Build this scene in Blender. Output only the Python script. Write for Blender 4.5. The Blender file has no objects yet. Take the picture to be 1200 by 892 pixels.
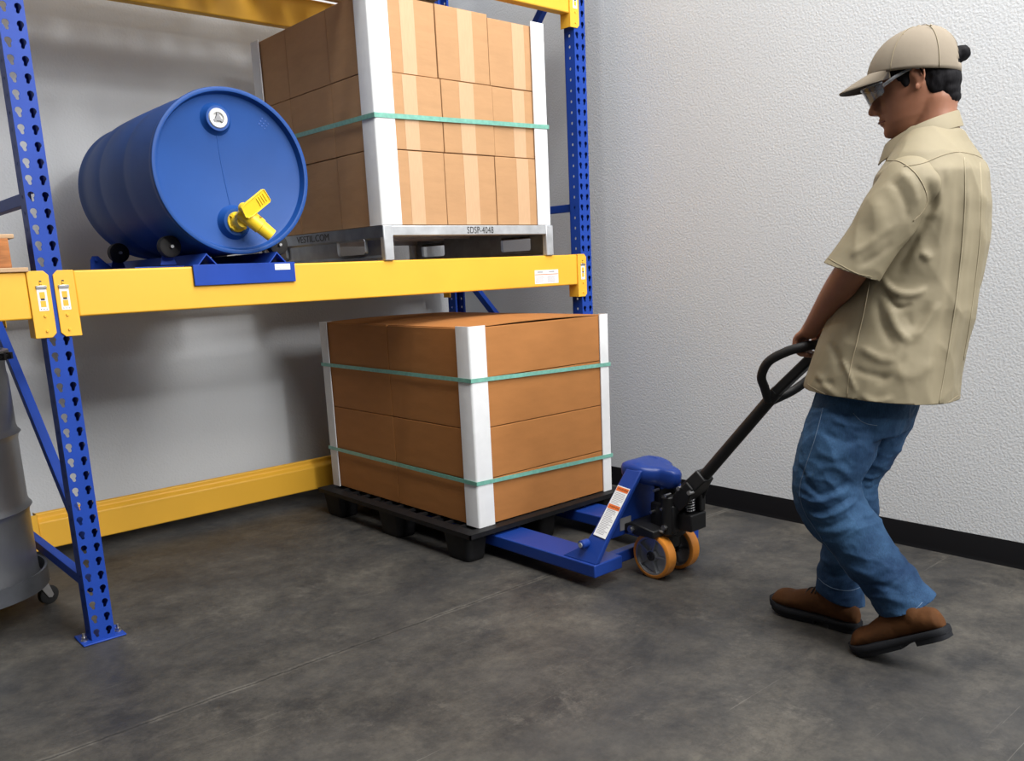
import bpy, bmesh, math, random
import numpy as np
from mathutils import Vector, Matrix, noise
from mathutils.bvhtree import BVHTree

# ------------------------------------------------------------------ scene, camera, lights
scene = bpy.context.scene
col = scene.collection
random.seed(7)
R = math.radians
scene.view_settings.view_transform = 'Standard'
scene.view_settings.look = 'None'
scene.view_settings.gamma = 1.0
scene.view_settings.use_curve_mapping = False
scene.view_settings.exposure = 0.08

cam_d = bpy.data.cameras.new('camera')
cam = bpy.data.objects.new('camera', cam_d)
col.objects.link(cam)
yaw, pitch, roll = 0.73362, -0.195569, -0.0428605
fw = Vector((math.sin(yaw)*math.cos(pitch), math.cos(yaw)*math.cos(pitch), math.sin(pitch)))
rt = fw.cross(Vector((0, 0, 1))).normalized()
up = rt.cross(fw)
rt2 = rt*math.cos(roll) + up*math.sin(roll)
up2 = up*math.cos(roll) - rt*math.sin(roll)
cam.matrix_world = Matrix(((rt2.x, up2.x, -fw.x, -0.81002), (rt2.y, up2.y, -fw.y, -3.14270),
                           (rt2.z, up2.z, -fw.z, 1.21981), (0, 0, 0, 1)))
cam_d.sensor_width = 36.0
cam_d.lens = 1012.338/1200*36.0
cam_d.shift_x = -(623.1-600)/1200
cam_d.shift_y = (513.67-446)/1200
cam_d.clip_start = 0.05
scene.camera = cam

world = bpy.data.worlds.new('world')
scene.world = world
world.use_nodes = True
world.node_tree.nodes['Background'].inputs[0].default_value = (0.93, 0.96, 1.0, 1)
world.node_tree.nodes['Background'].inputs[1].default_value = 0.09

def area(name, loc, target, sx, sy, power, colour=(1, 1, 1)):
    d = bpy.data.lights.new(name, 'AREA')
    d.shape = 'RECTANGLE'; d.size = sx; d.size_y = sy; d.energy = power; d.color = colour
    o = bpy.data.objects.new(name, d); col.objects.link(o)
    o.location = loc
    o.rotation_euler = (Vector(target)-Vector(loc)).to_track_quat('-Z', 'Y').to_euler()
    return o
area('ceiling_light', (1.05, -2.9, 4.7), (1.1, -2.2, 0.0), 2.4, 2.6, 235, (1, 0.985, 0.96))
area('key_light', (1.5, -5.6, 3.9), (1.6, 0, 1.2), 2.2, 1.5, 215, (1, 0.985, 0.97))
area('ceiling_lamp', (0.9, -9.0, 4.2), (1.2, 0, 1.2), 0.45, 0.35, 130, (1, 0.985, 0.97))
area('ceiling_lamp', (0.4, -0.9, 5.0), (0.6, 0.6, 1.0), 0.45, 0.45, 32, (1, 0.98, 0.95))  # added lamp, throws streaks of light through the deck slats

# ------------------------------------------------------------------ materials
def mat(name, colour, rough=0.5, metal=0.0, spec=0.5, var=0.0, vscale=8.0, bump=0.0, bscale=60.0, bdist=0.002, trans=0.0, bdetail=4, coat=0.0, stretch=None, alpha=1.0):
    m = bpy.data.materials.new(name); m.use_nodes = True
    nt = m.node_tree; b = nt.nodes['Principled BSDF']
    c = tuple(colour)+(1,)
    b.inputs['Base Color'].default_value = c
    b.inputs['Roughness'].default_value = rough
    b.inputs['Metallic'].default_value = metal
    b.inputs['Specular IOR Level'].default_value = spec
    b.inputs['Transmission Weight'].default_value = trans
    b.inputs['Coat Weight'].default_value = coat
    b.inputs['Alpha'].default_value = alpha
    tc = nt.nodes.new('ShaderNodeTexCoord')
    src = tc.outputs['Object']
    if stretch:
        mp = nt.nodes.new('ShaderNodeMapping'); mp.inputs['Scale'].default_value = stretch
        nt.links.new(src, mp.inputs['Vector']); src = mp.outputs['Vector']
    if var:
        n = nt.nodes.new('ShaderNodeTexNoise'); n.inputs['Scale'].default_value = vscale; n.inputs['Detail'].default_value = 6
        nt.links.new(src, n.inputs['Vector'])
        r = nt.nodes.new('ShaderNodeValToRGB')
        r.color_ramp.elements[0].position = 0.3; r.color_ramp.elements[1].position = 0.7
        r.color_ramp.elements[0].color = tuple(max(0, x*(1-var)) for x in colour)+(1,)
        r.color_ramp.elements[1].color = tuple(min(1, x*(1+var)) for x in colour)+(1,)
        nt.links.new(n.outputs['Fac'], r.inputs['Fac']); nt.links.new(r.outputs['Color'], b.inputs['Base Color'])
    if bump:
        n2 = nt.nodes.new('ShaderNodeTexNoise'); n2.inputs['Scale'].default_value = bscale; n2.inputs['Detail'].default_value = bdetail
        nt.links.new(src, n2.inputs['Vector'])
        bp = nt.nodes.new('ShaderNodeBump'); bp.inputs['Strength'].default_value = bump; bp.inputs['Distance'].default_value = bdist
        nt.links.new(n2.outputs['Fac'], bp.inputs['Height']); nt.links.new(bp.outputs['Normal'], b.inputs['Normal'])
    return m

M = {}
M['blue'] = mat('blue_paint', (0.011, 0.052, 0.33), 0.5, spec=0.25, var=0.10, vscale=5, bump=0.15, bscale=160, bdist=0.0006)
M['jack_blue'] = mat('jack_blue_enamel', (0.009, 0.042, 0.25), 0.42, spec=0.35, bump=0.15, bscale=70, bdist=0.0008, coat=0.1)
M['yellow'] = mat('yellow_paint', (0.83, 0.445, 0.035), 0.5, var=0.04, vscale=3, bump=0.12, bscale=110, bdist=0.0006)
M['yellow_plastic'] = mat('yellow_plastic', (0.95, 0.66, 0.03), 0.4)
M['drum_blue'] = mat('blue_plastic', (0.009, 0.062, 0.26), 0.5, spec=0.3, var=0.10, vscale=4, bump=0.25, bscale=30, bdist=0.001)
M['drum_blue_dark'] = mat('scuffed_blue_plastic', (0.017, 0.08, 0.34), 0.45, var=0.15, vscale=6)
M['white_plastic'] = mat('white_plastic', (0.60, 0.60, 0.58), 0.4)
M['grey_plastic'] = mat('grey_plastic', (0.25, 0.25, 0.26), 0.5)
M['black_rubber'] = mat('black_rubber', (0.012, 0.012, 0.013), 0.6, bump=0.2, bscale=100, bdist=0.001)
M['black_paint'] = mat('black_paint', (0.006, 0.006, 0.007), 0.5, bump=0.15, bscale=60, bdist=0.0008)
M['black_plastic'] = mat('black_pallet_plastic', (0.007, 0.007, 0.008), 0.55, spec=0.3, var=0.3, vscale=20)
M['steel'] = mat('bright_steel', (0.62, 0.62, 0.63), 0.28, 1.0)
M['wheel_alu'] = mat('cast_aluminium', (0.45, 0.46, 0.48), 0.38, 0.9, bump=0.2, bscale=120, bdist=0.0006)
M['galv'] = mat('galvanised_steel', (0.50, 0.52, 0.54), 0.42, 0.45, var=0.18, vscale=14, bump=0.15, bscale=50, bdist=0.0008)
M['galv_side'] = mat('dull_galvanised_steel', (0.27, 0.29, 0.32), 0.35, 0.85, var=0.18, vscale=14, bump=0.15, bscale=50, bdist=0.0008)  # darker copy of galv, the side panels' shade is put into the colour
M['dolly'] = mat('grey_dolly_steel', (0.16, 0.17, 0.19), 0.4, 0.7, var=0.15, vscale=14)
M['drum_steel'] = mat('dull_drum_steel', (0.27, 0.28, 0.30), 0.38, 0.8, var=0.2, vscale=4, bump=0.3, bscale=12, bdist=0.003)
M['tyre'] = mat('orange_polyurethane', (0.72, 0.26, 0.035), 0.35, var=0.06, vscale=20)
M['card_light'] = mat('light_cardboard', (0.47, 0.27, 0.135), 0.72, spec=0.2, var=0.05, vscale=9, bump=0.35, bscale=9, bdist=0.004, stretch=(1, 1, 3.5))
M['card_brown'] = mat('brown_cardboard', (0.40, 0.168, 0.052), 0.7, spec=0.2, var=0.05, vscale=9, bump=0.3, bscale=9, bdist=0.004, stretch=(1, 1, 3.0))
M['tape'] = mat('clear_packing_tape', (0.58, 0.37, 0.215), 0.35, var=0.05, vscale=40, stretch=(6, 6, 0.5))
M['board'] = mat('white_edge_board', (0.76, 0.77, 0.78), 0.6, var=0.03, vscale=20, bump=0.2, bscale=25, bdist=0.002)
M['strap'] = mat('green_strapping', (0.17, 0.42, 0.34), 0.35, var=0.15, vscale=60)
M['paper'] = mat('label_paper', (0.80, 0.81, 0.82), 0.5)
M['print_grey'] = mat('grey_print', (0.38, 0.38, 0.40), 0.6)
M['print_orange'] = mat('orange_print', (0.80, 0.17, 0.03), 0.5)
M['print_black'] = mat('black_print', (0.02, 0.02, 0.02), 0.5)
M['wood'] = mat('pale_pallet_wood', (0.50, 0.33, 0.19), 0.7, var=0.2, vscale=12, stretch=(1, 1, 6))
M['wood_red'] = mat('reddish_pallet_wood', (0.36, 0.13, 0.035), 0.7, var=0.4, vscale=14, stretch=(1, 1, 5))
M['skin'] = mat('skin', (0.30, 0.130, 0.075), 0.5, var=0.10, vscale=14, bump=0.15, bscale=90, bdist=0.0008)
M['skin'].node_tree.nodes['Principled BSDF'].inputs['Subsurface Weight'].default_value = 0.06
M['skin'].node_tree.nodes['Principled BSDF'].inputs['Subsurface Scale'].default_value = 0.02
M['lip'] = mat('lips', (0.16, 0.050, 0.040), 0.45)
M['nail'] = mat('fingernail', (0.45, 0.24, 0.17), 0.35)
M['khaki'] = mat('khaki_cotton', (0.245, 0.210, 0.137), 0.62, spec=0.3, var=0.03, vscale=5, bump=0.3, bscale=14, bdist=0.008, bdetail=2)
M['khaki_seam'] = mat('khaki_stitching', (0.26, 0.215, 0.135), 0.7)
M['khaki_hem'] = mat('khaki_raised_seam', (0.33, 0.285, 0.19), 0.65)
M['cap'] = mat('tan_cap_cotton', (0.225, 0.19, 0.145), 0.75, spec=0.2, var=0.03, vscale=10, bump=0.25, bscale=25, bdist=0.003, bdetail=2)
M['cap_under'] = mat('dark_cap_underside', (0.06, 0.05, 0.045), 0.8)
M['denim'] = mat('blue_denim', (0.022, 0.065, 0.150), 0.75, spec=0.2, var=0.28, vscale=5, bump=0.5, bscale=22, bdist=0.008, bdetail=3, stretch=(1, 1, 2.2))
M['denim_seam'] = mat('denim_stitching', (0.09, 0.14, 0.22), 0.8)
M['hair'] = mat('black_hair', (0.005, 0.0045, 0.006), 0.75, spec=0.15, bump=0.7, bscale=70, bdist=0.004, stretch=(1.0, 1.0, 0.25))
M['suede'] = mat('brown_suede', (0.078, 0.031, 0.010), 0.85, spec=0.2, var=0.3, vscale=12, bump=0.4, bscale=80, bdist=0.002)
M['sole'] = mat('dark_sole_rubber', (0.010, 0.011, 0.014), 0.75, spec=0.25, bump=0.4, bscale=40, bdist=0.002)
M['lace'] = mat('dark_lace', (0.03, 0.022, 0.018), 0.8)
M['lens'] = mat('smoked_lens', (0.10, 0.11, 0.13), 0.08, alpha=0.55)
M['clear'] = mat('clear_frame_plastic', (0.35, 0.37, 0.40), 0.15, alpha=0.6)
M['eye'] = mat('eye_white', (0.6, 0.58, 0.55), 0.2)
M['base_black'] = mat('black_vinyl', (0.004, 0.004, 0.005), 0.7, spec=0.12)

def denim_mat():
    m = bpy.data.materials.new('worn_blue_denim'); m.use_nodes = True
    nt = m.node_tree; b = nt.nodes['Principled BSDF']; N = nt.nodes.new; L = nt.links.new
    tc = N('ShaderNodeTexCoord')
    n = N('ShaderNodeTexNoise'); n.inputs['Scale'].default_value = 4.5; n.inputs['Detail'].default_value = 7; n.inputs['Roughness'].default_value = 0.6
    L(tc.outputs['Object'], n.inputs['Vector'])
    r = N('ShaderNodeValToRGB'); e = r.color_ramp.elements
    e[0].position = 0.36; e[0].color = (0.009, 0.029, 0.075, 1); e[1].position = 0.66; e[1].color = (0.040, 0.100, 0.198, 1)
    L(n.outputs['Fac'], r.inputs['Fac'])
    mp = N('ShaderNodeMapping'); mp.inputs['Scale'].default_value = (420, 420, 60); L(tc.outputs['Object'], mp.inputs['Vector'])
    g = N('ShaderNodeTexNoise'); g.inputs['Scale'].default_value = 1.0; g.inputs['Detail'].default_value = 3; L(mp.outputs['Vector'], g.inputs['Vector'])
    mx = N('ShaderNodeMix'); mx.data_type = 'RGBA'; mx.blend_type = 'OVERLAY'; mx.inputs['Factor'].default_value = 0.45
    L(r.outputs['Color'], mx.inputs['A']); L(g.outputs['Fac'], mx.inputs['B']); L(mx.outputs['Result'], b.inputs['Base Color'])
    b.inputs['Roughness'].default_value = 0.8; b.inputs['Specular IOR Level'].default_value = 0.2
    n2 = N('ShaderNodeTexNoise'); n2.inputs['Scale'].default_value = 26; n2.inputs['Detail'].default_value = 4; L(tc.outputs['Object'], n2.inputs['Vector'])
    bp = N('ShaderNodeBump'); bp.inputs['Strength'].default_value = 0.5; bp.inputs['Distance'].default_value = 0.008
    L(n2.outputs['Fac'], bp.inputs['Height']); L(bp.outputs['Normal'], b.inputs['Normal'])
    return m
M['denim'] = denim_mat()

def wall_mat():
    m = bpy.data.materials.new('orange_peel_wall'); m.use_nodes = True
    nt = m.node_tree; b = nt.nodes['Principled BSDF']
    b.inputs['Roughness'].default_value = 0.6
    b.inputs['Specular IOR Level'].default_value = 0.3
    tc = nt.nodes.new('ShaderNodeTexCoord')
    n = nt.nodes.new('ShaderNodeTexNoise'); n.inputs['Scale'].default_value = 112; n.inputs['Detail'].default_value = 3
    n.inputs['Roughness'].default_value = 0.45
    v = nt.nodes.new('ShaderNodeTexNoise'); v.inputs['Scale'].default_value = 1.1; v.inputs['Detail'].default_value = 4
    r = nt.nodes.new('ShaderNodeValToRGB')
    r.color_ramp.elements[0].position = 0.3; r.color_ramp.elements[1].position = 0.75
    r.color_ramp.elements[0].color = (0.575, 0.600, 0.625, 1); r.color_ramp.elements[1].color = (0.610, 0.632, 0.652, 1)
    bp = nt.nodes.new('ShaderNodeBump'); bp.inputs['Strength'].default_value = 0.45; bp.inputs['Distance'].default_value = 0.0045
    nt.links.new(tc.outputs['Object'], n.inputs['Vector']); nt.links.new(tc.outputs['Object'], v.inputs['Vector'])
    nt.links.new(v.outputs['Fac'], r.inputs['Fac']); nt.links.new(r.outputs['Color'], b.inputs['Base Color'])
    nt.links.new(n.outputs['Fac'], bp.inputs['Height']); nt.links.new(bp.outputs['Normal'], b.inputs['Normal'])
    return m
M['wall'] = wall_mat()

def floor_mat():
    m = bpy.data.materials.new('worn_concrete'); m.use_nodes = True
    nt = m.node_tree; b = nt.nodes['Principled BSDF']; L = nt.links.new; N = nt.nodes.new
    tc = N('ShaderNodeTexCoord')
    def nz(scale, detail, rough=0.6, dist=0.0, sc=None):
        n = N('ShaderNodeTexNoise'); n.inputs['Scale'].default_value = scale; n.inputs['Detail'].default_value = detail
        n.inputs['Roughness'].default_value = rough; n.inputs['Distortion'].default_value = dist
        if sc:
            mp = N('ShaderNodeMapping'); mp.inputs['Scale'].default_value = sc[0]; mp.inputs['Rotation'].default_value = (0, 0, sc[1])
            L(tc.outputs['Object'], mp.inputs['Vector']); L(mp.outputs['Vector'], n.inputs['Vector'])
        else: L(tc.outputs['Object'], n.inputs['Vector'])
        return n
    def ramp(src, p0, p1, c0, c1):
        r = N('ShaderNodeValToRGB'); r.color_ramp.elements[0].position = p0; r.color_ramp.elements[1].position = p1
        r.color_ramp.elements[0].color = c0+(1,); r.color_ramp.elements[1].color = c1+(1,)
        L(src, r.inputs['Fac']); return r.outputs['Color']
    def mix(f, a, bb, mode='MIX'):
        x = N('ShaderNodeMix'); x.data_type = 'RGBA'; x.blend_type = mode
        if isinstance(f, float): x.inputs['Factor'].default_value = f
        else: L(f, x.inputs['Factor'])
        if isinstance(a, tuple): x.inputs['A'].default_value = a+(1,)
        else: L(a, x.inputs['A'])
        if isinstance(bb, tuple): x.inputs['B'].default_value = bb+(1,)
        else: L(bb, x.inputs['B'])
        return x.outputs['Result']
    c = ramp(nz(3.2, 14, 0.78, 0.15).outputs['Fac'], 0.38, 0.64, (0.024, 0.024, 0.0245), (0.100, 0.092, 0.078))
    c = mix(ramp(nz(1.1, 8, 0.7, 0.1, ((1, 1.8, 1), 0.5)).outputs['Fac'], 0.45, 0.65, (0, 0, 0), (0.6, 0.6, 0.6)), c, (0.036, 0.037, 0.040))
    c = mix(ramp(nz(4.2, 12, 0.78, 0.2).outputs['Fac'], 0.56, 0.68, (0, 0, 0), (0.55, 0.55, 0.55)), c, (0.145, 0.134, 0.115))
    c = mix(ramp(nz(30.0, 10, 0.8).outputs['Fac'], 0.46, 0.66, (0, 0, 0), (0.55, 0.55, 0.55)), c, (0.030, 0.029, 0.028))
    # long thin tyre and drag scratches in several directions
    for k, (ang, seed, amt) in enumerate(((0.5, 1.0, 0.6), (-0.55, 3.0, 0.5), (1.35, 5.0, 0.5), (0.15, 7.0, 0.5))):
        sn = nz(3.0, 6, 0.8, 0.1, ((0.22, 26, 1), ang))
        c = mix(ramp(sn.outputs['Fac'], 0.645, 0.67, (0, 0, 0), (amt, amt, amt)), c, (0.045, 0.045, 0.045) if k != 1 else (0.20, 0.19, 0.17))
    # saw-cut joint along the bay, with chipped pale edges
    sx = N('ShaderNodeSeparateXYZ'); L(tc.outputs['Object'], sx.inputs['Vector'])
    wob = nz(7, 6, 0.75)
    a1 = N('ShaderNodeMath'); a1.operation = 'MULTIPLY_ADD'; L(wob.outputs['Fac'], a1.inputs[0]); a1.inputs[1].default_value = 0.035; L(sx.outputs['Y'], a1.inputs[2])
    a2 = N('ShaderNodeMath'); a2.operation = 'ADD'; L(a1.outputs[0], a2.inputs[0]); a2.inputs[1].default_value = 0.716-0.0175
    a3 = N('ShaderNodeMath'); a3.operation = 'ABSOLUTE'; L(a2.outputs[0], a3.inputs[0])
    chip = ramp(a3.outputs[0], 0.005, 0.016, (1, 1, 1), (0, 0, 0))
    chipn = ramp(nz(6, 5, 0.7).outputs['Fac'], 0.44, 0.60, (0.10, 0.10, 0.10), (0.85, 0.85, 0.85))
    cm = mix(1.0, chip, chipn, 'MULTIPLY')
    c = mix(cm, c, (0.165, 0.155, 0.135))
    line = ramp(a3.outputs[0], 0.0026, 0.0048, (0.95, 0.95, 0.95), (0, 0, 0))
    c = mix(line, c, (0.015, 0.015, 0.015))
    L(c, b.inputs['Base Color'])
    rr = N('ShaderNodeMapRange'); L(nz(3.0, 6, 0.7).outputs['Fac'], rr.inputs['Value'])
    rr.inputs['To Min'].default_value = 0.36; rr.inputs['To Max'].default_value = 0.68
    L(rr.outputs['Result'], b.inputs['Roughness'])
    b.inputs['Specular IOR Level'].default_value = 0.4
    bp = N('ShaderNodeBump'); bp.inputs['Strength'].default_value = 0.25; bp.inputs['Distance'].default_value = 0.003
    L(nz(40, 6, 0.7).outputs['Fac'], bp.inputs['Height']); L(bp.outputs['Normal'], b.inputs['Normal'])
    return m
M['floor'] = floor_mat()

# ------------------------------------------------------------------ mesh helpers
def new_bm(): return bmesh.new()
def box(bm, x0, x1, y0, y1, z0, z1, mtx=None):
    vs = [bm.verts.new((x, y, z)) for x in (x0, x1) for y in (y0, y1) for z in (z0, z1)]
    for f in ((0, 1, 3, 2), (4, 6, 7, 5), (0, 4, 5, 1), (2, 3, 7, 6), (0, 2, 6, 4), (1, 5, 7, 3)):
        bm.faces.new([vs[i] for i in f])
    if mtx is not None: bmesh.ops.transform(bm, matrix=mtx, verts=vs)
    return vs
def prism(bm, poly, axis, d0, d1, mtx=None):
    def p(a, b_, d):
        return {'x': (d, a, b_), 'y': (a, d, b_), 'z': (a, b_, d)}[axis]
    A = [bm.verts.new(p(a, b_, d0)) for a, b_ in poly]; B = [bm.verts.new(p(a, b_, d1)) for a, b_ in poly]
    n = len(poly)
    bm.faces.new(A); bm.faces.new(B[::-1])
    for i in range(n): bm.faces.new((A[i], B[i], B[(i+1) % n], A[(i+1) % n]))
    if mtx is not None: bmesh.ops.transform(bm, matrix=mtx, verts=A+B)
    return A+B
def frame_for(t):
    t = Vector(t).normalized()
    r = Vector((0, 0, 1)) if abs(t.z) < 0.9 else Vector((1, 0, 0))
    u = t.cross(r).normalized(); v = u.cross(t).normalized()
    return u, v
def cyl(bm, p0, p1, r0, r1=None, n=24, cap=True):
    p0 = Vector(p0); p1 = Vector(p1); r1 = r0 if r1 is None else r1
    u, v = frame_for(p1-p0)
    A = []; B = []
    for i in range(n):
        a = 2*math.pi*i/n; d = u*math.cos(a)+v*math.sin(a)
        A.append(bm.verts.new(p0+d*r0)); B.append(bm.verts.new(p1+d*r1))
    for i in range(n): bm.faces.new((A[i], A[(i+1) % n], B[(i+1) % n], B[i]))
    if cap: bm.faces.new(A[::-1]); bm.faces.new(B)
    return A+B
def lathe(bm, prof, origin, axis, n=64, ref=None):
    """prof: list of (distance along axis, radius)."""
    o = Vector(origin); ax = Vector(axis).normalized(); u, v = frame_for(ax)
    rings = []
    for d, r in prof:
        if r < 1e-6: rings.append([bm.verts.new(o+ax*d)])
        else: rings.append([bm.verts.new(o+ax*d+(u*math.cos(2*math.pi*i/n)+v*math.sin(2*math.pi*i/n))*r) for i in range(n)])
    for a, b_ in zip(rings, rings[1:]):
        for i in range(n):
            j = (i+1) % n
            if len(a) == 1 and len(b_) == 1: continue
            if len(a) == 1: bm.faces.new((a[0], b_[i], b_[j]))
            elif len(b_) == 1: bm.faces.new((a[i], b_[0], a[j]))
            else: bm.faces.new((a[i], b_[i], b_[j], a[j]))
    return rings
def catmull(pts, sub=6, closed=False):
    P_ = [Vector(p) for p in pts]; n = len(P_); out = []
    segs = n if closed else n-1
    for i in range(segs):
        p0 = P_[(i-1) % n] if closed or i > 0 else P_[0]*2-P_[1]
        p1 = P_[i]; p2 = P_[(i+1) % n]
        p3 = P_[(i+2) % n] if closed or i+2 < n else P_[-1]*2-P_[-2]
        for s in range(sub):
            t = s/sub
            out.append(0.5*((2*p1)+(p2-p0)*t+(2*p0-5*p1+4*p2-p3)*t*t+(3*p1-p0-3*p2+p3)*t**3))
    if not closed: out.append(P_[-1].copy())
    return out
def tube(bm, pts, r, n=12, closed=False, cap=True):
    pts = [Vector(p) for p in pts]; m = len(pts)
    rad = r if isinstance(r, (list, tuple)) else [r]*m
    rings = []; u = None
    for i, p in enumerate(pts):
        a = pts[(i-1) % m] if closed or i > 0 else p
        b_ = pts[(i+1) % m] if closed or i < m-1 else p
        t = (b_-a).normalized()
        if u is None: u, v = frame_for(t)
        else:
            u = (u-t*u.dot(t)).normalized(); v = t.cross(u)*1.0
        v = t.cross(u).normalized()
        rr = rad[i]; ra, rb = rr if isinstance(rr, tuple) else (rr, rr)
        rings.append([bm.verts.new(p+u*math.cos(2*math.pi*k/n)*ra+v*math.sin(2*math.pi*k/n)*rb) for k in range(n)])
    pairs = list(zip(rings, rings[1:]))
    if closed: pairs.append((rings[-1], rings[0]))
    for A, B in pairs:
        for k in range(n): bm.faces.new((A[k], A[(k+1) % n], B[(k+1) % n], B[k]))
    if cap and not closed: bm.faces.new(rings[0][::-1]); bm.faces.new(rings[-1])
def limb(bm, pts, radii, sub=5, n=20):
    """smooth tapered limb with rounded ends"""
    P_ = catmull(pts, sub); Rr = catmull([(a, 0, 0) for a in radii], sub)
    rs = [max(0.001, x.x) for x in Rr]
    tube(bm, P_, rs, n)
    for p, r in ((P_[0], rs[0]), (P_[-1], rs[-1])): ball(bm, p, (r, r, r))
def ball(bm, c, r, mtx=None, seg=20):
    if not isinstance(r, (tuple, list)): r = (r, r, r)
    g = bmesh.ops.create_uvsphere(bm, u_segments=seg, v_segments=seg//2+2, radius=1.0)
    S = Matrix.Diagonal((r[0], r[1], r[2], 1))
    T = Matrix.Translation(Vector(c))
    bmesh.ops.transform(bm, matrix=T @ (mtx if mtx is not None else Matrix.Identity(4)) @ S, verts=g['verts'])
    return g['verts']
def loft(bm, rings, cap=True, closed=True):
    V = [[bm.verts.new(p) for p in r] for r in rings]
    for A, B in zip(V, V[1:]):
        n = len(A)
        for i in range(n if closed else n-1): bm.faces.new((A[i], A[(i+1) % n], B[(i+1) % n], B[i]))
    if cap: bm.faces.new(V[0][::-1]); bm.faces.new(V[-1])
    return V

def obj(name, bm, m, parent=None, bevel=0.0, smooth=True, angle=35, seg=2):
    bmesh.ops.recalc_face_normals(bm, faces=bm.faces)
    me = bpy.data.meshes.new(name); bm.to_mesh(me); bm.free()
    return link_mesh(name, me, m, parent, bevel, smooth, angle, seg)
def link_mesh(name, me, m, parent=None, bevel=0.0, smooth=True, angle=35, seg=2):
    o = bpy.data.objects.new(name, me); col.objects.link(o)
    me.materials.clear(); me.materials.append(m)
    if smooth:
        me.shade_smooth()
        if angle: me.set_sharp_from_angle(angle=R(angle))
    if bevel:
        b = o.modifiers.new('bevel', 'BEVEL'); b.width = bevel; b.segments = seg; b.limit_method = 'ANGLE'; b.angle_limit = R(40)
        b.harden_normals = False
    if parent is not None: o.parent = parent
    return o
def tag(o, label, cat=None, group=None, kind=None):
    if label: o['label'] = label
    if cat: o['category'] = cat
    if group: o['group'] = group
    if kind: o['kind'] = kind
    return o
def thing(name, label, cat, loc=(0, 0, 0), rotz=0.0, group=None):
    o = bpy.data.objects.new(name, None); col.objects.link(o); o.empty_display_size = 0.1
    o.location = loc; o.rotation_euler = (0, 0, rotz)
    return tag(o, label, cat, group)
def evaluated(o):
    dg = bpy.context.evaluated_depsgraph_get()
    return bpy.data.meshes.new_from_object(o.evaluated_get(dg), depsgraph=dg)
def fuse(bm, voxel, smooth_it=4, smooth_fac=0.5):
    """one continuous skin over overlapping closed shapes"""
    bmesh.ops.recalc_face_normals(bm, faces=bm.faces)
    me = bpy.data.meshes.new('tmp'); bm.to_mesh(me); bm.free()
    o = bpy.data.objects.new('tmp', me); col.objects.link(o)
    r = o.modifiers.new('r', 'REMESH'); r.mode = 'VOXEL'; r.voxel_size = voxel; r.adaptivity = 0
    if smooth_it:
        s = o.modifiers.new('s', 'SMOOTH'); s.iterations = smooth_it; s.factor = smooth_fac
    out = evaluated(o)
    bpy.data.objects.remove(o); bpy.data.meshes.remove(me)
    return out
def text_mesh(body, size, mtx, depth=0.0004, sx=1.0, spacing=1.0):
    c = bpy.data.curves.new('t', 'FONT'); c.body = body; c.size = size; c.extrude = depth; c.space_character = spacing
    c.align_x = 'CENTER'; c.align_y = 'CENTER'
    o = bpy.data.objects.new('t', c); col.objects.link(o)
    me = evaluated(o)
    bpy.data.objects.remove(o); bpy.data.curves.remove(c)
    me.transform(mtx @ Matrix.Diagonal((sx, 1, 1, 1)))
    return me
def basis(origin, xdir, ydir):
    x = Vector(xdir).normalized(); y = Vector(ydir).normalized(); z = x.cross(y).normalized(); y = z.cross(x)
    o = Vector(origin)
    return Matrix(((x.x, y.x, z.x, o.x), (x.y, y.y, z.y, o.y), (x.z, y.z, z.z, o.z), (0, 0, 0, 1)))

# ------------------------------------------------------------------ room shell
def struct(name, bm, m, **k):
    o = obj(name, bm, m, **k); o['kind'] = 'structure'; return o
WX, WY = 2.689, 1.38
b = new_bm(); box(b, -6.5, WX+0.15, -11, WY+0.15, -0.12, 0); struct('floor', b, M['floor'], smooth=False)
b = new_bm(); box(b, -6.5, WX+0.15, WY, WY+0.15, 0, 5.2); struct('wall_back', b, M['wall'], smooth=False)
b = new_bm(); box(b, WX, WX+0.15, -11, WY, 0, 5.2); struct('wall_right', b, M['wall'], smooth=False)
b = new_bm(); prism(b, [(WX, 0.0), (WX-0.012, 0.0), (WX-0.005, 0.016), (WX-0.003, 0.10), (WX-0.001, 0.103), (WX, 0.103)], 'y', -11, WY)
struct('baseboard_right', b, M['base_black'])
b = new_bm(); prism(b, [(WY, 0.0), (WY-0.012, 0.0), (WY-0.005, 0.016), (WY-0.003, 0.10), (WY, 0.103)], 'x', -6.5, WX-0.012)
struct('baseboard_back', b, M['base_black'])

# ------------------------------------------------------------------ pallet rack
def teardrop(cx, cz, lean, n=18):
    """round slot 19 mm wide narrowing to a tail, as polygon (x, z)"""
    c0 = (cx, cz, 0.0100); c1 = (cx+lean*0.0022, cz-0.0155, 0.0052)
    pts = []
    for i in range(n+1):
        a = R(-52)+R(284)*i/n; pts.append((c0[0]+c0[2]*math.cos(a), c0[1]+c0[2]*math.sin(a)))
    for i in range(9):
        a = R(180)+R(180)*i/8; pts.append((c1[0]+c1[2]*math.cos(a), c1[1]+c1[2]*math.sin(a)))
    return pts
def perforated(x0, x1, z0, z1, holes):
    """flat sheet in the xz plane with polygonal holes; returns verts and faces"""
    bm = new_bm(); edges = []
    def loop(pts):
        vs = [bm.verts.new((x, 0, z)) for x, z in pts]
        for i in range(len(vs)): edges.append(bm.edges.new((vs[i], vs[(i+1) % len(vs)])))
    loop([(x0, z0), (x1, z0), (x1, z1), (x0, z1)])
    for h in holes: loop(h)
    bmesh.ops.triangle_fill(bm, edges=edges, use_beauty=True)
    bm.verts.index_update()
    V = [v.co.copy() for v in bm.verts]; F_ = [[v.index for v in f.verts] for f in bm.faces]
    bm.free(); return V, F_
PITCH = 0.0508; HZ = 0.0364
TOPZ = 3.05
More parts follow.
